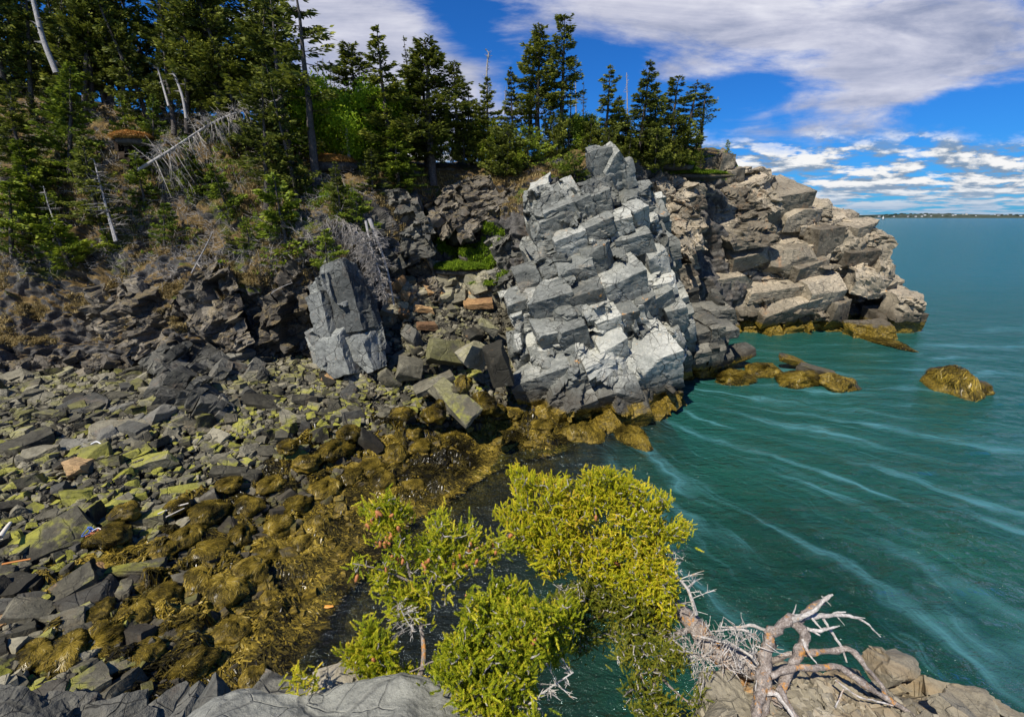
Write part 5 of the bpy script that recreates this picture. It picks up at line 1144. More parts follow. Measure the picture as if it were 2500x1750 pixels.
def mound(name, px, py, Y, sx, sy, sz, mat, label, cat, seed):
    V, Q = RD[seed % 5]; c = WY(px, py, Y) - np.array([0, 0, sz * .6]); V = V * (sx, sy, sz) * (1 + .12 * fbm(V, 2.0, 3, seed)[:, None]); mb = MB(); mb.add(V, Q, a=.3); e = empty(name, c, label, cat); mb.build('turf', M['slope'], e, True)
    r = np.random.default_rng(seed); n = 700; a = r.uniform(0, 6.28, n); h = np.sqrt(r.random(n)); P = np.stack([np.cos(a) * h * sx * .95, np.sin(a) * h * sy * .95, np.sqrt(1 - h * h * .8) * sz * .72 * (1 + .25 * vnoise(np.stack([np.cos(a) * h * 3, np.sin(a) * h * 3, a * 0], 1), seed))], 1)
    tufts(P * (1, 1, 1.12), r, (.18, .46), 24, .020, .6, 1.3, .9).build('grass', M[mat if mat in ('orange_turf', 'dry') else 'green_grass'], e)
mound('turf_mound', 812, 392, 31.6, 1.25, .8, .55, 'orange_turf', 'orange dead turf mound at the top of the slope near the birches', 'turf mound', 1)
mound('grass_patch', 1690, 424, 41.6, 2.9, 1.3, .40, 'green_grass', 'bright yellow green grass on the top edge of the headland', 'grass patch', 3)
mound('grass_patch', 1640, 398, 40.5, 1.6, 1.0, .5, 'green_grass', 'green turf beneath the two slim spruces', 'grass patch', 4)
mound('grass_patch', 1120, 650, 30.0, 1.7, 1.2, .5, 'green_grass', 'bright green plants at the head of the gully', 'plants', 2)
mound('grass_patch', 1185, 690, 28.6, .8, .6, .35, 'green_grass', 'small green plants trailing beside the pale crag', 'plants', 1)
mound('turf_mound', 322, 335, 29.8, .9, .6, .4, 'orange_turf', 'orange brown turf lip curling over the red earth hollow', 'turf mound', 2)
o = lattice([(290, 330), (345, 322), (372, 400), (350, 420), (305, 400)], yplane(29.8, 420, 30.2, 320, 330, .2), rotm((0, 0, 1), (1, 0, 0)), (.5, 1.), (.5, 1), (.5, 1), 71, 1.2)
if o.n: tag(o.build('earth_bank', M['soil']), 'dark red earth hollow under the orange turf lip', 'earth bank')
# ------------------------------------------------------------------ foreground ledges (we stand on them)
def ledge(label, edge, back, Dn, seed, mat='near', drop=9.0, amp=.10, lip=.25, nx=300, rnd=0.0):
    """rock ledge: far edge traced in the view at given depth, top running back under the camera, face falling to the sea"""
    top = np.array([WD(*q) for q in edge]); rows = []
    bk = np.array([WD(*q) for q in back])
    a0 = top + np.array([0, .15, -drop]); a1 = top + np.array([0, .22, -drop * .5]); a2 = top + np.array([0, .10, -lip * 2.2]); 
    far = bk.copy(); far[:, 1] = -2.5; far[:, 2] = bk[:, 2] + .15
    rows = [a0, a1, a2, top, bk, far]
    R = [catmull(q, nx) for q in rows]; R = np.array(R); n = [40, 30, 26, 150, 40]; out = []
    for i in range(5):
        t = np.linspace(0, 1, n[i], endpoint=(i == 4))[:, None, None]
        out.append(R[i][None] * (1 - t) + R[i + 1][None] * t)
    B = np.concatenate(out); nr = len(B); gu = np.gradient(B, axis=1); gv = np.gradient(B, axis=0); N = np.cross(gu, gv); N /= np.linalg.norm(N, axis=2)[..., None] + 1e-9
    P = B.reshape(-1, 3); N = N.reshape(-1, 3); Rr = rotm((.1, -.2, .95), (1, .2, -.2))
    d1, e1 = fracture(P + np.stack([fbm(P, 1.5, 2, q) for q in range(3)], 1) * .1, Rr, np.array([.55, .42, .30]), seed, .9); d2, e2 = fracture(P, Rr, np.array([.17, .14, .10]), seed + 5, .9)
    d1 = d1 * (1 - rnd); d2 = d2 * (1 - rnd)
    P = P + N * (fbm(P, 1.2, 4, seed + 8) * rnd * .07 + d1 * amp + d2 * amp * .10 + fbm(P, 2.2, 4, seed) * amp * .5 + fbm(P, 11, 4, seed + 2) * .010)[:, None]
    mb = MB(); mb.add(P, gridfaces(nr, nx), a=.5); return tag(mb.build('rock_ledge', M[mat]), label, 'rock ledge')
ledge('rounded lichen speckled grey ledge at the bottom middle', [(380, 1863, 2.0), (440, 1778, 2.15), (520, 1718, 2.2), (640, 1695, 2.25), (740, 1693, 2.25), (800, 1675, 2.3), (950, 1671, 2.25), (1060, 1688, 2.2), (1140, 1728, 2.1), (1195, 1783, 1.95), (1240, 1913, 1.8)],
      [(300, 2400, 1.2), (420, 2400, 1.2), (520, 2400, 1.2), (640, 2400, 1.2), (740, 2400, 1.2), (800, 2400, 1.2), (900, 2400, 1.2), (1000, 2400, 1.2), (1080, 2400, 1.2), (1150, 2400, 1.2), (1200, 2400, 1.2)], 0, 3, amp=.05, mat='near_grey', rnd=1.0)
ledge('brown and grey slab ledge in the bottom right corner', [(1700, 1928, 2.2), (1722, 1768, 2.5), (1745, 1678, 2.6), (1800, 1638, 2.7), (1900, 1633, 2.75), (1990, 1638, 2.75), (2060, 1653, 2.7), (2140, 1640, 2.7), (2180, 1616, 2.75), (2260, 1626, 2.7), (2370, 1683, 2.6), (2500, 1733, 2.5), (2700, 1828, 2.4)],
      [(1700, 2500, 1.3), (1740, 2500, 1.3), (1780, 2500, 1.3), (1850, 2500, 1.3), (1900, 2500, 1.3), (2000, 2500, 1.3), (2100, 2500, 1.3), (2200, 2500, 1.3), (2300, 2500, 1.3), (2400, 2500, 1.3), (2500, 2500, 1.3), (2600, 2500, 1.3), (2900, 2500, 1.3)], 0, 8, amp=.11)
def near_block(label, px, py, D, half, rot, seed, mat='near', sink=0):
    V, Q = block(np.zeros(3), np.array(half), np.array(Euler(rot).to_matrix()), 16, seed, 7, .12, (.6, 1.0)); c = WD(px, py, D); W = V + c
    V = V + np.stack([fbm(W, 5, 4, seed + q) for q in range(3)], 1) * .02; d, e = fracture(W, np.eye(3), np.array([.14, .12, .09]), seed, .8); L = V / (np.linalg.norm(V, axis=1)[:, None] + 1e-9); V = V + L * (d * .02)[:, None]
    mb = MB(); mb.add(V, Q, a=.5); o = mb.build('rock', M[mat]); o.location = c; return tag(o, label, 'rock')
near_block('small grey ledge showing behind the lichen speckled ledge, left of the shrub', 840, 1672, 2.6, (.17, .12, .10), (.1, .1, .3), 11)
near_block('low purple grey rock left of the lichen speckled ledge tip', 700, 1725, 3.0, (.22, .14, .10), (.2, .1, -.2), 12, 'dark')
near_block('grey green stone block on top of the right ledge left of the crack', 2170, 1615, 2.7, (.12, .10, .07), (.2, .1, .2), 15)
near_block('white faced stone at the lower right corner of the ledge', 2370, 1745, 2.3, (.10, .10, .05), (.2, .5, .3), 16)
near_block('dark shaded rock face under the root mass', 1765, 1760, 2.5, (.10, .16, .16), (.1, .25, .2), 17)
for k in range(9):
    px, py, D = [(20, 1750, 5.4), (140, 1760, 5.6), (260, 1775, 5.4), (385, 1785, 5.0), (80, 1825, 5.0), (330, 1835, 4.7), (470, 1795, 4.4), (545, 1785, 4.0), (200, 1725, 6.2)][k]
    near_block(['dark blue grey rock in the bottom left corner', 'dark angular rock second from the bottom left corner', 'dark split rock below the seaweed, lower left', 'flat dark slab pointing at the lichen speckled ledge', 'shaded rock cut by the bottom edge at the far left', 'shaded rock cut by the bottom edge below the split rock', 'grey slab just left of the lichen speckled ledge', 'layered slab touching the lichen speckled ledge', 'small dark rock at the top of the bottom left pile'][k],
               px, py, D, (.34, .26, .17) if k != 8 else (.25, .2, .14), (.2 + .1 * k, .2, .3 * k), 30 + k, 'dark')
# flakes of slate on the right ledge
r = np.random.default_rng(21); mb = MB()
for _ in range(900):
    px, py = r.uniform(1830, 2330), r.uniform(1640, 1760); D = 2.62 - (py - 1640) / 110. * .35; p = WD(px, py, D); V, Q = SLs[int(r.integers(8))]; s_ = np.exp(r.normal(-3.9, .45)); Rm = np.array(Euler((r.uniform(-.7, .7), r.uniform(-.7, .7), r.uniform(0, 6.28))).to_matrix())
    if inpoly(np.array([px]), np.array([py]), [(1850, 1640), (1990, 1660), (2090, 1640), (2180, 1690), (2300, 1760), (1850, 1760)])[0]: mb.add((V * (1, 1, .5)) * s_ @ Rm.T + p, Q, a=r.random())
tag(mb.build('slate_flakes', M['near']), 'small grey green slate flakes littering the right ledge', 'stone flakes', kind='stuff')

# ------------------------------------------------------------------ foreground shrubs
def shoot_proto(seed, nn=62, L=1.0):
    """one bristly needle shoot along +X, unit length"""
    r = np.random.default_rng(seed); V = []; T_ = []; A = []
    P = np.array([[0, 0, 0], [.5, .02, .02], [1.0, 0, .03]]); v, q = tube(P, [.035, .03, .015], 3); mb = MB(); mb.add(v, q, a=.35)
    for k in range(nn):
        x = (k + .5) / nn; th = k * 2.4; rad = np.array([0, math.cos(th), math.sin(th)]); d = rad * .85 + np.array([.75 + .6 * x, 0, 0]); d /= np.linalg.norm(d); l = .27 * (1 - .35 * x) * r.uniform(.8, 1.1)
        s = np.cross(d, r.normal(size=3)); s /= np.linalg.norm(s); b = np.array([x * .96, 0, .02 * x]) ; w = .030
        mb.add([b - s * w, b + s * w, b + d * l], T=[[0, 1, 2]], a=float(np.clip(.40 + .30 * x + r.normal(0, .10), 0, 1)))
    return np.concatenate(mb.V), (np.concatenate(mb.Q), np.concatenate(mb.T)), np.concatenate(mb.A)
SH = [shoot_proto(i) for i in range(5)]
def grow(root_paths, targets, seed, step=.05):
    """connect target points to the nearest already grown wood; returns segments and the direction at each target"""
    r = np.random.default_rng(seed); nodes = np.concatenate([catmull(np.array(p), 24) for p in root_paths]); par = []
    d0 = np.array([np.min(np.linalg.norm(nodes - t, axis=1)) for t in targets]); order = np.argsort(d0); dirs = np.zeros_like(targets); segs = []
    for i in order:
        t = targets[i]; d = np.linalg.norm(nodes - t, axis=1) ; j = int(np.argmin(d)); p = nodes[j]; n = max(2, int(d[j] / step) + 1)
        mid = (p + t) / 2 + r.normal(0, .12, 3) * d[j]; q = catmull(np.array([p, mid, t]), n + 1); segs.append(q); nodes = np.concatenate([nodes, q[1:]]); v = q[-1] - q[-2]; dirs[i] = v / (np.linalg.norm(v) + 1e-9)
    return segs, dirs
def shrub(label, trunk_paths, radii, regions, mat, seed, shootL=.062, spread=3, cones=0, cone_reg=None, barkm='gnarl', cat='spruce shrub', tilt=(0, 0, .5)):
    r = np.random.default_rng(seed); T_ = []
    for (poly, D0, D1, n) in regions:
        xs = [q[0] for q in poly]; ys = [q[1] for q in poly]; c = 0
        while c < n:
            x, y = r.uniform(min(xs), max(xs)), r.uniform(min(ys), max(ys))
            if inpoly(np.array([x]), np.array([y]), poly)[0] and vnoise(np.array([[x / 26., y / 26., seed]]), 3)[0] > -.32: T_.append(WD(x, y, r.uniform(D0, D1))); c += 1
    T_ = np.array(T_); base = np.array(trunk_paths[0][0]); segs, dirs = grow(trunk_paths, T_, seed)
    e = empty('spruce_shrub', base, label, cat); tb = MB()
    for p, (ra, rb) in zip(trunk_paths, radii):
        S = catmull(np.array(p), 26); S = S + np.stack([fbm(S, 9, 2, seed + q) for q in range(3)], 1) * ra * .25; tb.add(*tube(S - base, np.linspace(ra, rb, 26), 8))
    tb.build('trunk', M[barkm], e, True); wb = MB()
    for q in segs: wb.add(*tube(q - base, np.linspace(.0045, .002, len(q)), 3))
    wb.build('twigs', M['twig'], e); nb = MB(); Q0 = []
    V_, QQ, TT, AA, n0 = [], [], [], [], 0
    for t, d in zip(T_, dirs):
        m = int(r.integers(spread, spread + 3)); hue = r.normal(0, .09)
        for k in range(m):
            dd = d * .55 + r.normal(0, .55, 3) + np.array(tilt); dd /= np.linalg.norm(dd); L = shootL * r.uniform(.6, 1.25); o = t + r.normal(0, .022, 3) * (1 if k else 0) - d * r.uniform(0, .06)
            a = np.cross(dd, [0.1, .2, 1.]); a /= np.linalg.norm(a); b = np.cross(dd, a); ph = r.uniform(0, 6.28); a, b = a * math.cos(ph) + b * math.sin(ph), -a * math.sin(ph) + b * math.cos(ph)
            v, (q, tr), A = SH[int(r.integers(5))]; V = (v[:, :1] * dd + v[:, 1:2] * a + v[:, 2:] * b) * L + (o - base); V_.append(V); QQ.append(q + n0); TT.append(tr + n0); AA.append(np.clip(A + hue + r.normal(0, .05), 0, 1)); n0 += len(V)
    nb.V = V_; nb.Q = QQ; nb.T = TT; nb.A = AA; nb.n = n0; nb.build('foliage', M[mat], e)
    if cones:
        c, q = cubegrid(5); L = np.linalg.norm(c, axis=1)[:, None]; c = c / L * np.array([1, .42, .42]); cm = MB(); cm.add(c * (1 + .10 * np.sin(c[:, :1] * 22)), q); me = cm.mesh('cone_mesh', True); me.materials.append(M['cone'])
        cand = [i for i, t in enumerate(T_) if cone_reg is None or inpoly(*[np.array([z]) for z in proj(t)[:2]], cone_reg)[0]]
        for i in r.choice(cand, min(cones, len(cand)), replace=False):
            o = link('cone', me, e); o.location = T_[i] - base + r.normal(0, .012, 3) + (0, -.02, -.005); o.scale = [.021 * r.uniform(.8, 1.2)] * 3; o.rotation_euler = (r.uniform(-1, 1), r.uniform(.6, 1.7), r.uniform(0, 6.28))
    return e
D_ = lambda *a: [WD(*q) for q in a]
# upper right yellow crown on the gnarled leaning trunk
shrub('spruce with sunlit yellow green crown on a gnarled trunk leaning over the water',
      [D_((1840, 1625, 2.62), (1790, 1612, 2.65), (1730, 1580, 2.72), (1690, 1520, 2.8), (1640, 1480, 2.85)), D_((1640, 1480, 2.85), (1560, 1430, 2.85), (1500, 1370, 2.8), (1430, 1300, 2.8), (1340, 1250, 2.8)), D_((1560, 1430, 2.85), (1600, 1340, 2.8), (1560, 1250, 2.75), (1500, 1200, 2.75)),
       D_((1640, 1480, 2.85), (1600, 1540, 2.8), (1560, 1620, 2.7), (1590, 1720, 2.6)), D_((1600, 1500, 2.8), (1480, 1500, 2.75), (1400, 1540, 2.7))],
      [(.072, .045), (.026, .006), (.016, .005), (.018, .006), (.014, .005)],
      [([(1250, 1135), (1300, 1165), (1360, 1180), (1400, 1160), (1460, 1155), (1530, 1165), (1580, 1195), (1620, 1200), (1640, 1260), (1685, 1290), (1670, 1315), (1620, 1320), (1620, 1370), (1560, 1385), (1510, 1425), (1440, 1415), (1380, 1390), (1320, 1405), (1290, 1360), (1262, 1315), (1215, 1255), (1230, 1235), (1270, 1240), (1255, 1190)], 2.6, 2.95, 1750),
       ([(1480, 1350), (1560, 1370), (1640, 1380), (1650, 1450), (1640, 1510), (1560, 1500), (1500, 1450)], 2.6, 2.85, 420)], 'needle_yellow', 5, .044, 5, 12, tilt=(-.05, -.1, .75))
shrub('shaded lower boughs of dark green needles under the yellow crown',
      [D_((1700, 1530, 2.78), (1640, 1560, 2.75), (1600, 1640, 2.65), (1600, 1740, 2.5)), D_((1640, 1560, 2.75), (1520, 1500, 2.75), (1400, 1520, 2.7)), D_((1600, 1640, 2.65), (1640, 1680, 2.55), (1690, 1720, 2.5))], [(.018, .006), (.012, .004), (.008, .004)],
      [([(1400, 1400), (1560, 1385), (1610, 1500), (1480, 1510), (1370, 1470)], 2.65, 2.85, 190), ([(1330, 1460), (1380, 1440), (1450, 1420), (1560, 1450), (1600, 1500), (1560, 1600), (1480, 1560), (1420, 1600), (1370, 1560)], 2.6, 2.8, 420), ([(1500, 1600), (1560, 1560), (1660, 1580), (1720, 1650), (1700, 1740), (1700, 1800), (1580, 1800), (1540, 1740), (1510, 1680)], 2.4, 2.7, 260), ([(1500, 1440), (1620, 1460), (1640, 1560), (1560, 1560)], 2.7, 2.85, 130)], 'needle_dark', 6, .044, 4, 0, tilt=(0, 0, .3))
shrub('left spruce sapling with orange brown cones near its tip',
      [D_((1010, 1680, 2.35), (1035, 1620, 2.45), (1030, 1540, 2.55), (1010, 1440, 2.6), (985, 1340, 2.6), (950, 1210, 2.6)), D_((1015, 1460, 2.6), (1060, 1400, 2.55), (1085, 1280, 2.55)), D_((1060, 1420, 2.6), (1140, 1350, 2.6), (1250, 1300, 2.65)), D_((1005, 1420, 2.6), (930, 1390, 2.55), (860, 1375, 2.5))],
      [(.016, .004), (.007, .003), (.008, .003), (.006, .003)],
      [([(955, 1190), (975, 1235), (1010, 1235), (990, 1290), (1000, 1360), (930, 1340), (900, 1330), (910, 1280), (880, 1225), (930, 1230)], 2.5, 2.7, 130), ([(1075, 1240), (1095, 1290), (1160, 1270), (1180, 1290), (1150, 1330), (1250, 1310), (1270, 1335), (1180, 1390), (1120, 1420), (1060, 1460), (1000, 1450), (930, 1450), (870, 1400), (855, 1370), (930, 1360), (1030, 1340), (1030, 1290)], 2.5, 2.75, 340),
       ([(940, 1440), (1040, 1440), (1090, 1460), (1060, 1520), (990, 1500), (960, 1540)], 2.5, 2.65, 90)], 'needle_green', 8, .052, 3, 52, [(880, 1220), (1010, 1230), (1010, 1350), (1180, 1290), (1250, 1330), (1100, 1400), (850, 1420)], tilt=(-.05, -.05, .55))
shrub('low bright green spruce thicket rising behind the speckled ledge',
      [D_((1180, 1790, 2.0), (1160, 1690, 2.15), (1150, 1560, 2.3), (1160, 1450, 2.4)), D_((1170, 1720, 2.1), (1260, 1620, 2.2), (1330, 1520, 2.4)), D_((1170, 1720, 2.1), (1240, 1720, 2.1), (1320, 1730, 2.05)), D_((1150, 1640, 2.2), (1080, 1610, 2.3), (1000, 1640, 2.4))],
      [(.016, .004), (.010, .003), (.008, .003), (.008, .003)],
      [([(1150, 1440), (1180, 1490), (1230, 1480), (1320, 1480), (1340, 1520), (1330, 1600), (1290, 1660), (1290, 1740), (1340, 1790), (1150, 1790), (1100, 1680), (1040, 1650), (1090, 1600), (1110, 1540), (1130, 1500)], 2.0, 2.4, 1000), ([(1210, 1420), (1280, 1430), (1290, 1500), (1180, 1480)], 2.4, 2.55, 90), ([(1300, 1520), (1400, 1450), (1420, 1500), (1380, 1600), (1310, 1640)], 2.3, 2.6, 170)], 'needle_green', 11, .050, 4, 12, tilt=(0, -.05, .75))
shrub('small spruce sprig at the left behind the speckled ledge',
      [D_((920, 1690, 2.45), (905, 1620, 2.5), (900, 1530, 2.55)), D_((910, 1640, 2.5), (870, 1600, 2.5), (845, 1590, 2.5))], [(.008, .003), (.005, .002)],
      [([(900, 1515), (930, 1560), (960, 1580), (970, 1640), (1040, 1650), (1010, 1670), (880, 1660), (840, 1600), (880, 1580)], 2.4, 2.6, 170)], 'needle_green', 12, .058, 4, 4, tilt=(0, 0, .7))
shrub('tiny spruce sprig poking up left of the speckled ledge',
      [D_((720, 1720, 2.35), (722, 1680, 2.38), (728, 1640, 2.4))], [(.004, .002)], [([(728, 1630), (770, 1660), (770, 1680), (700, 1690), (695, 1665)], 2.32, 2.42, 22)], 'needle_green', 13, .05, 3, 0)
# bare twigs in the shrubs
dead = [('thin silvery dead stem rising from the gnarled trunk', [(1700, 1500, 2.72), (1680, 1440, 2.75), (1650, 1400, 2.78), (1640, 1340, 2.8)], .012, .004, 26, .22), ('bare grey twigs sticking out below the yellow crown', [(1420, 1420, 2.72), (1380, 1440, 2.7), (1350, 1425, 2.7)], .004, .002, 16, .12),
        ('bare grey twig fan right of the green thicket', [(1290, 1720, 2.1), (1340, 1680, 2.15), (1400, 1640, 2.2)], .006, .003, 22, .16), ('bare tangled twigs under the leaning trunk', [(1740, 1590, 2.65), (1700, 1600, 2.62), (1640, 1560, 2.65)], .007, .003, 60, .26), ('silvery twig tangle left of the sapling stem', [(1010, 1540, 2.5), (985, 1500, 2.5), (975, 1470, 2.5)], .003, .0015, 30, .14)]
for k, (lab, P, a, b, n, L) in enumerate(dead):
    P = np.array([WD(*q) for q in P]); o = P[0].copy(); tb, bb = dead_mb(P - o, a, b, n, L, 60 + k, down=.05, sub=5, start=.05, tw=.3); e = empty('dead_branch', o, lab, 'dead branch')
    bb2 = MB(); V = np.concatenate(bb.V); tb.build('stem', M['silver'], e, True)
    # thin the side twigs to the scale of this shrub
    bb.build('twigs', M['silver'], e)

# ------------------------------------------------------------------ bleached root mass
def roots():
    e = empty('root_mass', WD(1860, 1750, 2.4), 'bleached gnarled roots and dead limbs arching over the right ledge', 'tree roots'); base = np.array(e.location)
    LM = [  # name, path, r0, r1
     ('root', [(1865, 1790, 2.25), (1862, 1700, 2.35), (1868, 1620, 2.42), (1885, 1545, 2.45), (1920, 1510, 2.47), (1960, 1500, 2.5), (2010, 1470, 2.5)], .050, .022),
     ('limb', [(1930, 1515, 2.45), (1985, 1490, 2.42), (2015, 1462, 2.4), (2030, 1450, 2.4)], .016, .005), ('limb', [(2008, 1455, 2.4), (2028, 1478, 2.4)], .006, .002),
     ('limb', [(1930, 1505, 2.47), (2000, 1500, 2.5), (2065, 1495, 2.52)], .014, .004), ('limb', [(1960, 1508, 2.48), (2040, 1502, 2.5), (2090, 1508, 2.5), (2120, 1525, 2.5), (2147, 1552, 2.5)], .013, .003), ('limb', [(2085, 1505, 2.5), (2112, 1508, 2.5)], .005, .002),
     ('root', [(1900, 1720, 2.3), (1915, 1660, 2.38), (1945, 1600, 2.42), (1960, 1560, 2.44), (1955, 1530, 2.45), (1930, 1512, 2.46)], .032, .026),
     ('limb', [(1955, 1530, 2.45), (1990, 1540, 2.42), (2020, 1535, 2.42), (2052, 1527, 2.42)], .013, .004), ('limb', [(1975, 1535, 2.42), (2003, 1550, 2.4)], .008, .003), ('limb', [(1980, 1505, 2.47), (2000, 1530, 2.44), (2010, 1542, 2.42)], .007, .003),
     ('limb', [(1960, 1560, 2.43), (1975, 1590, 2.38), (1995, 1620, 2.35)], .010, .003), ('limb', [(2005, 1500, 2.5), (2030, 1540, 2.48), (2055, 1580, 2.46), (2068, 1615, 2.45)], .010, .005), ('limb', [(2040, 1500, 2.5), (2062, 1527, 2.5)], .004, .0015),
     ('root', [(1840, 1600, 2.55), (1880, 1610, 2.5), (1940, 1595, 2.45), (2030, 1590, 2.45), (2080, 1590, 2.45), (2110, 1620, 2.42), (2150, 1670, 2.4), (2160, 1700, 2.38)], .020, .012),
     ('root', [(1880, 1650, 2.38), (1930, 1630, 2.38), (1990, 1630, 2.38), (2050, 1628, 2.38), (2100, 1660, 2.35), (2160, 1700, 2.33), (2220, 1740, 2.3), (2260, 1790, 2.25)], .022, .012),
     ('root', [(1870, 1640, 2.42), (1830, 1600, 2.5), (1790, 1575, 2.55), (1740, 1560, 2.6), (1690, 1550, 2.62)], .012, .006), ('limb', [(1830, 1540, 2.52), (1790, 1535, 2.56), (1740, 1540, 2.6)], .009, .004), ('limb', [(1845, 1545, 2.5), (1820, 1560, 2.53), (1795, 1568, 2.55)], .007, .003),
     ('root', [(1880, 1545, 2.47), (1840, 1528, 2.52), (1800, 1530, 2.56), (1760, 1530, 2.6)], .012, .006), ('root', [(1900, 1680, 2.3), (1925, 1720, 2.25), (1960, 1780, 2.2)], .020, .012), ('root', [(1860, 1680, 2.32), (1850, 1740, 2.25), (1840, 1800, 2.2)], .030, .02),
     ('root', [(1870, 1690, 2.3), (1900, 1700, 2.28), (1940, 1760, 2.2)], .018, .01), ('limb', [(2060, 1680, 2.35), (2050, 1700, 2.33), (2040, 1725, 2.3)], .005, .003), ('root', [(2040, 1660, 2.35), (2100, 1700, 2.3), (2180, 1720, 2.28)], .007, .004),
     ('limb', [(1935, 1500, 2.47), (1940, 1487, 2.47), (1944, 1474, 2.47)], .005, .0015), ('limb', [(1760, 1532, 2.58), (1765, 1515, 2.58)], .003, .001), ('limb', [(1850, 1700, 2.33), (1845, 1680, 2.33), (1848, 1660, 2.33)], .006, .003)]
    for k, (nm, P, a, b) in enumerate(LM):
        P = np.array([WD(*q) for q in P]); n = 40; S = catmull(P, n); S = S + np.stack([fbm(S, 12, 3, k * 3 + q) for q in range(3)], 1) * (a * .35); sd_ = 10
        rr = np.linspace(a, b, n) * (.82 if nm == 'root' else .9) * (1 + .18 * fbm(S, 20, 2, k)); V, Q = tube(S - base, rr, sd_); V = V + np.stack([fbm(V * (1, 1, .6), 42, 3, 90 + q) for q in range(3)], 1) * (a * .20 + .001)
        mb = MB(); mb.add(V, Q); mb.build(nm, M['gnarl' if (nm == 'root' and a > .018) else 'silver'], e, True)
    r = np.random.default_rng(5); bb = MB()
    for _ in range(120):
        p = WD(r.uniform(1750, 1870), r.uniform(1535, 1640), r.uniform(2.4, 2.6)) - base; d = r.normal(size=3); d /= np.linalg.norm(d); l = r.uniform(.04, .14); bb.add(*tube(np.array([p, p + d * l * .5 + r.normal(0, .01, 3), p + d * l]), [.003, .0022, .001], 3))
    bb.build('twigs', M['silver'], e)
roots()

# ------------------------------------------------------------------ litter and driftwood
def simple_tube(name, P, r0, r1, mat, label, cat, sides=6):
    P = np.array(P); o = P[0].copy(); S = catmull(P, 24); mb = MB(); mb.add(*tube(S - o, np.linspace(r0, r1, 24), sides)); ob = mb.build(name, M[mat], None, True); ob.location = o; return tag(ob, label, cat)
simple_tube('driftwood', [WZ(385, 1255, 1.45), WZ(425, 1238, 1.45), WZ(460, 1228, 1.45)], .03, .02, 'pale_wood', 'pale drift stick lying above the seaweed', 'driftwood')
simple_tube('driftwood', [WZ(405, 1262, 1.42), WZ(450, 1240, 1.42)], .02, .015, 'pale_wood', 'thinner pale stick parallel to the drift stick', 'driftwood')
simple_tube('driftwood', [WZ(0, 1312, 2.0), WZ(15, 1290, 2.05), WZ(26, 1275, 2.1)], .07, .04, 'pale_wood', 'pinkish driftwood plank end at the left edge', 'driftwood')
simple_tube('driftwood', [WZ(5, 1377, 1.7), WZ(40, 1370, 1.7), WZ(75, 1364, 1.7)], .025, .02, 'orange_wood', 'reddish stick lying in front of the wedge-shaped boulder', 'driftwood')
simple_tube('driftwood', [WZ(222, 1084, 2.2), WZ(236, 1078, 2.25), WZ(248, 1084, 2.2)], .025, .02, 'white', 'small curved white hoop on the dark stones', 'driftwood')
e = empty('rope_tangle', WZ(235, 1300, 1.55), 'tangle of blue and orange rope caught on the stones', 'rope'); r = np.random.default_rng(2)
for k, (mt, c, n_) in enumerate([('blue_rope', (-.10, 0, .05), 14), ('orange_rope', (.08, -.03, .0), 18), ('white', (0, .02, .10), 4)]):
    P = np.array(c) + r.normal(0, .085 if mt != 'white' else .04, (n_, 3)) * (1.3, 1, .5); S = catmull(P, n_ * 8); mb = MB(); mb.add(*tube(S, .012, 5)); mb.build('rope', M[mt], e, True)
V, Q = RD[2]; mb = MB(); mb.add(V * (.09, .06, .03), Q); mb.add(V * (.05, .04, .02) + (.10, .01, 0), Q); o = mb.build('crab_shell', M['shell'], None, True); o.location = WZ(800, 1480, .08); tag(o, 'orange crab shell floating at the edge of the seaweed', 'shell')

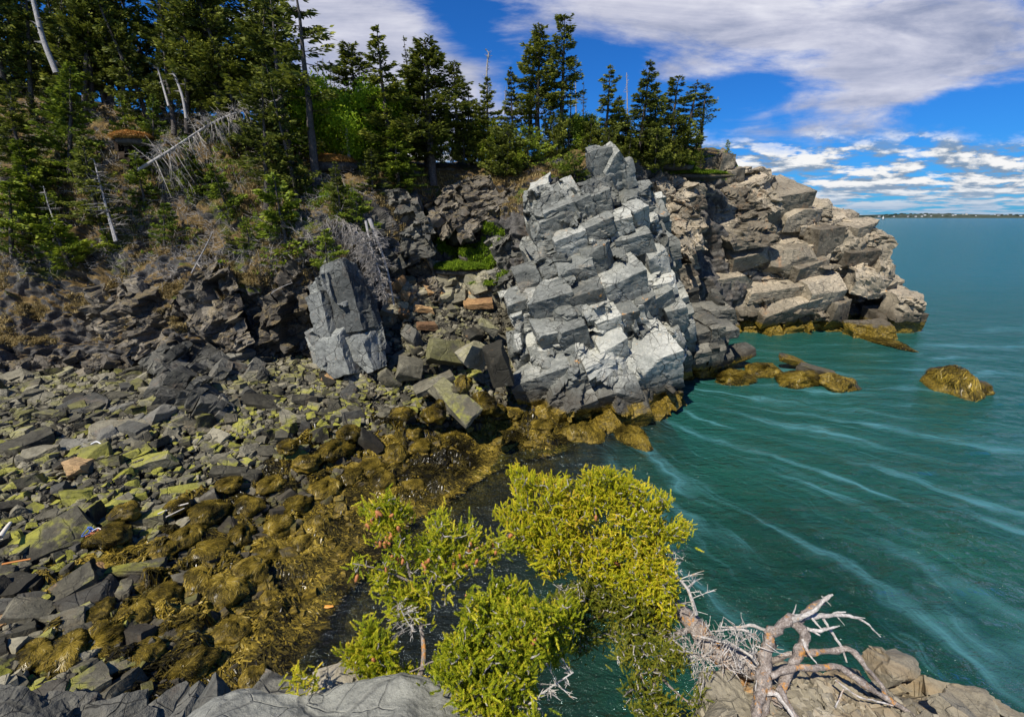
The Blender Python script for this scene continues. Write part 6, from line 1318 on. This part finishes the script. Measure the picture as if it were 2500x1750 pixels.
# ------------------------------------------------------------------ far shore
def far_shore():
    r = np.random.default_rng(8); Y0 = 2600.; n = 140; xs = np.linspace(-.1, 1, n); X = WY(1980, 528, Y0)[0] + xs * (WY(2900, 528, Y0)[0] - WY(1980, 528, Y0)[0])
    hgt = 4 + 14 * np.clip((xs - .08) / .5, 0, 1) + 8 * np.exp(-((xs - .45) / .12) ** 2) + fbm(np.stack([xs * 9, xs * 0, xs * 0], 1), 1, 4, 2) * 3
    rows = [np.stack([X, np.full(n, Y0), np.full(n, -2.)], 1), np.stack([X, np.full(n, Y0 + 30), hgt * .25 + 1], 1), np.stack([X, np.full(n, Y0 + 220), hgt * .8], 1), np.stack([X, np.full(n, Y0 + 500), hgt], 1), np.stack([X, np.full(n, Y0 + 1500), hgt * .2], 1)]
    mb = MB(); mb.add(np.concatenate(rows), gridfaces(5, n)); tag(mb.build('far_shore', M['far_land']), kind='structure')
    mb = MB()
    for _ in range(700):
        t = r.beta(1.6, 1.2); x = X[0] + t * (X[-1] - X[0]); hh = np.interp(x, X, hgt); d = r.random(); V, Q = SLs[int(r.integers(8))]; s_ = r.uniform(4, 9); mb.add(V * (s_ * 1.6, s_, s_ * r.uniform(.8, 1.6)) + (x, Y0 + 60 + d * 430, hh * (.3 + .7 * d)), Q)
    tag(mb.build('far_woodland', M['far_wood']), 'dark distant woodland along the far shore', 'woodland', kind='stuff')
    hb = MB(); hb.add([(-6, -4, 0), (6, -4, 0), (6, 4, 0), (-6, 4, 0), (-6, -4, 4.5), (6, -4, 4.5), (6, 4, 4.5), (-6, 4, 4.5)], [[0, 1, 5, 4], [1, 2, 6, 5], [2, 3, 7, 6], [3, 0, 4, 7]]); hw = hb.mesh('house_walls_mesh'); hw.materials.append(M['white'])
    rb = MB(); rb.add([(-6.6, -4.6, 4.4), (6.6, -4.6, 4.4), (6.6, 4.6, 4.4), (-6.6, 4.6, 4.4), (-6.6, 0, 7.4), (6.6, 0, 7.4)], [[0, 1, 5, 4], [2, 3, 4, 5]], [[1, 2, 5], [3, 0, 4]]); rw = rb.mesh('house_roof_mesh'); rw.materials.append(M['roof'])
    for k in range(24):
        t = .30 + .5 * (k + r.random() * .8) / 24; x = X[0] + t * (X[-1] - X[0]); d = r.uniform(.05, .6); e = empty('house', (x, Y0 + 40 + d * 300, np.interp(x, X, hgt) * (.3 + .7 * d) + 2), 'tiny white house among the trees on the far shore', 'house', 'houses on the far shore', r.uniform(-.5, .5), r.uniform(.45, .9)); link('walls', hw, e); link('roof', rw, e)
    e = empty('boat', WY(2157, 529.3, 1500), 'tiny boat with a pale sail in front of the far shore', 'boat'); e.location.z = 0
    mb = MB(); mb.add([(-7, 0, 1.6), (-4, -2, 1.6), (6, -1.6, 1.6), (6, 1.6, 1.6), (-4, 2, 1.6), (-5, 0, -.3), (-3, -1.2, -.3), (5, -1, -.3), (5, 1, -.3), (-3, 1.2, -.3)], [[0, 1, 6, 5], [1, 2, 7, 6], [2, 3, 8, 7], [3, 4, 9, 8], [4, 0, 5, 9], [1, 4, 3, 2]], [[0, 4, 1]]); mb.build('hull', M['hull'], e)
    mb = MB(); mb.add([(-3, 0, 2), (3, 0.1, 2), (-1, 0, 11)], None, [[0, 1, 2]]); mb.add([(-3, .15, 2), (3, 0.25, 2), (-1, .15, 11)], None, [[0, 2, 1]]); mb.build('sail', M['white'], e)
    e = empty('boat', WY(2086, 532, 900), 'tiny white boat close to the headland horizon', 'boat'); e.location.z = 0
    mb = MB(); mb.add([(-5, 0, 1.2), (-3, -1.2, 1.2), (4, -1.2, 1.2), (4, 1.2, 1.2), (-3, 1.2, 1.2), (-4, 0, -.3), (-3, -1, -.3), (4, -1, -.3), (4, 1, -.3), (-3, 1, -.3)], [[0, 1, 6, 5], [1, 2, 7, 6], [2, 3, 8, 7], [3, 4, 9, 8], [4, 0, 5, 9], [1, 4, 3, 2]], [[0, 4, 1]]); mb.build('hull', M['white'], e)
    mb = MB(); v, q = cubegrid(1); mb.add(v * (1.4, 1, .8) + (1, 0, 2), q); mb.build('cabin', M['white'], e)
far_shore()
# ------------------------------------------------------------------ labels: where two of a kind read the same, say which by its place
def uniquify():
    bpy.context.view_layer.update()
    by = {}
    for o in scene.objects:
        if o.parent is None and 'label' in o and o.get('kind') is None and o.get('group') != 'houses on the far shore': by.setdefault(o['label'], []).append(o)
    words = {2: ['left one', 'right one'], 3: ['left one', 'middle one', 'right one']}
    nth = ['leftmost', 'second from left', 'third from left', 'fourth from left', 'fifth from left', 'sixth from left', 'seventh from left', 'eighth from left', 'ninth from left', 'tenth from left', 'eleventh from left', 'twelfth from left']
    for lb, os_ in by.items():
        n = len(os_)
        if n < 2: continue
        os_.sort(key=lambda o: float(proj(np.array(o.matrix_world.translation))[0]))
        for k, o in enumerate(os_):
            w = words[n][k] if n in words else (nth[k] if k < n - 1 and k < 12 else 'rightmost'); o['label'] = ' '.join(lb.split()[:13]) + ', ' + w
uniquify()
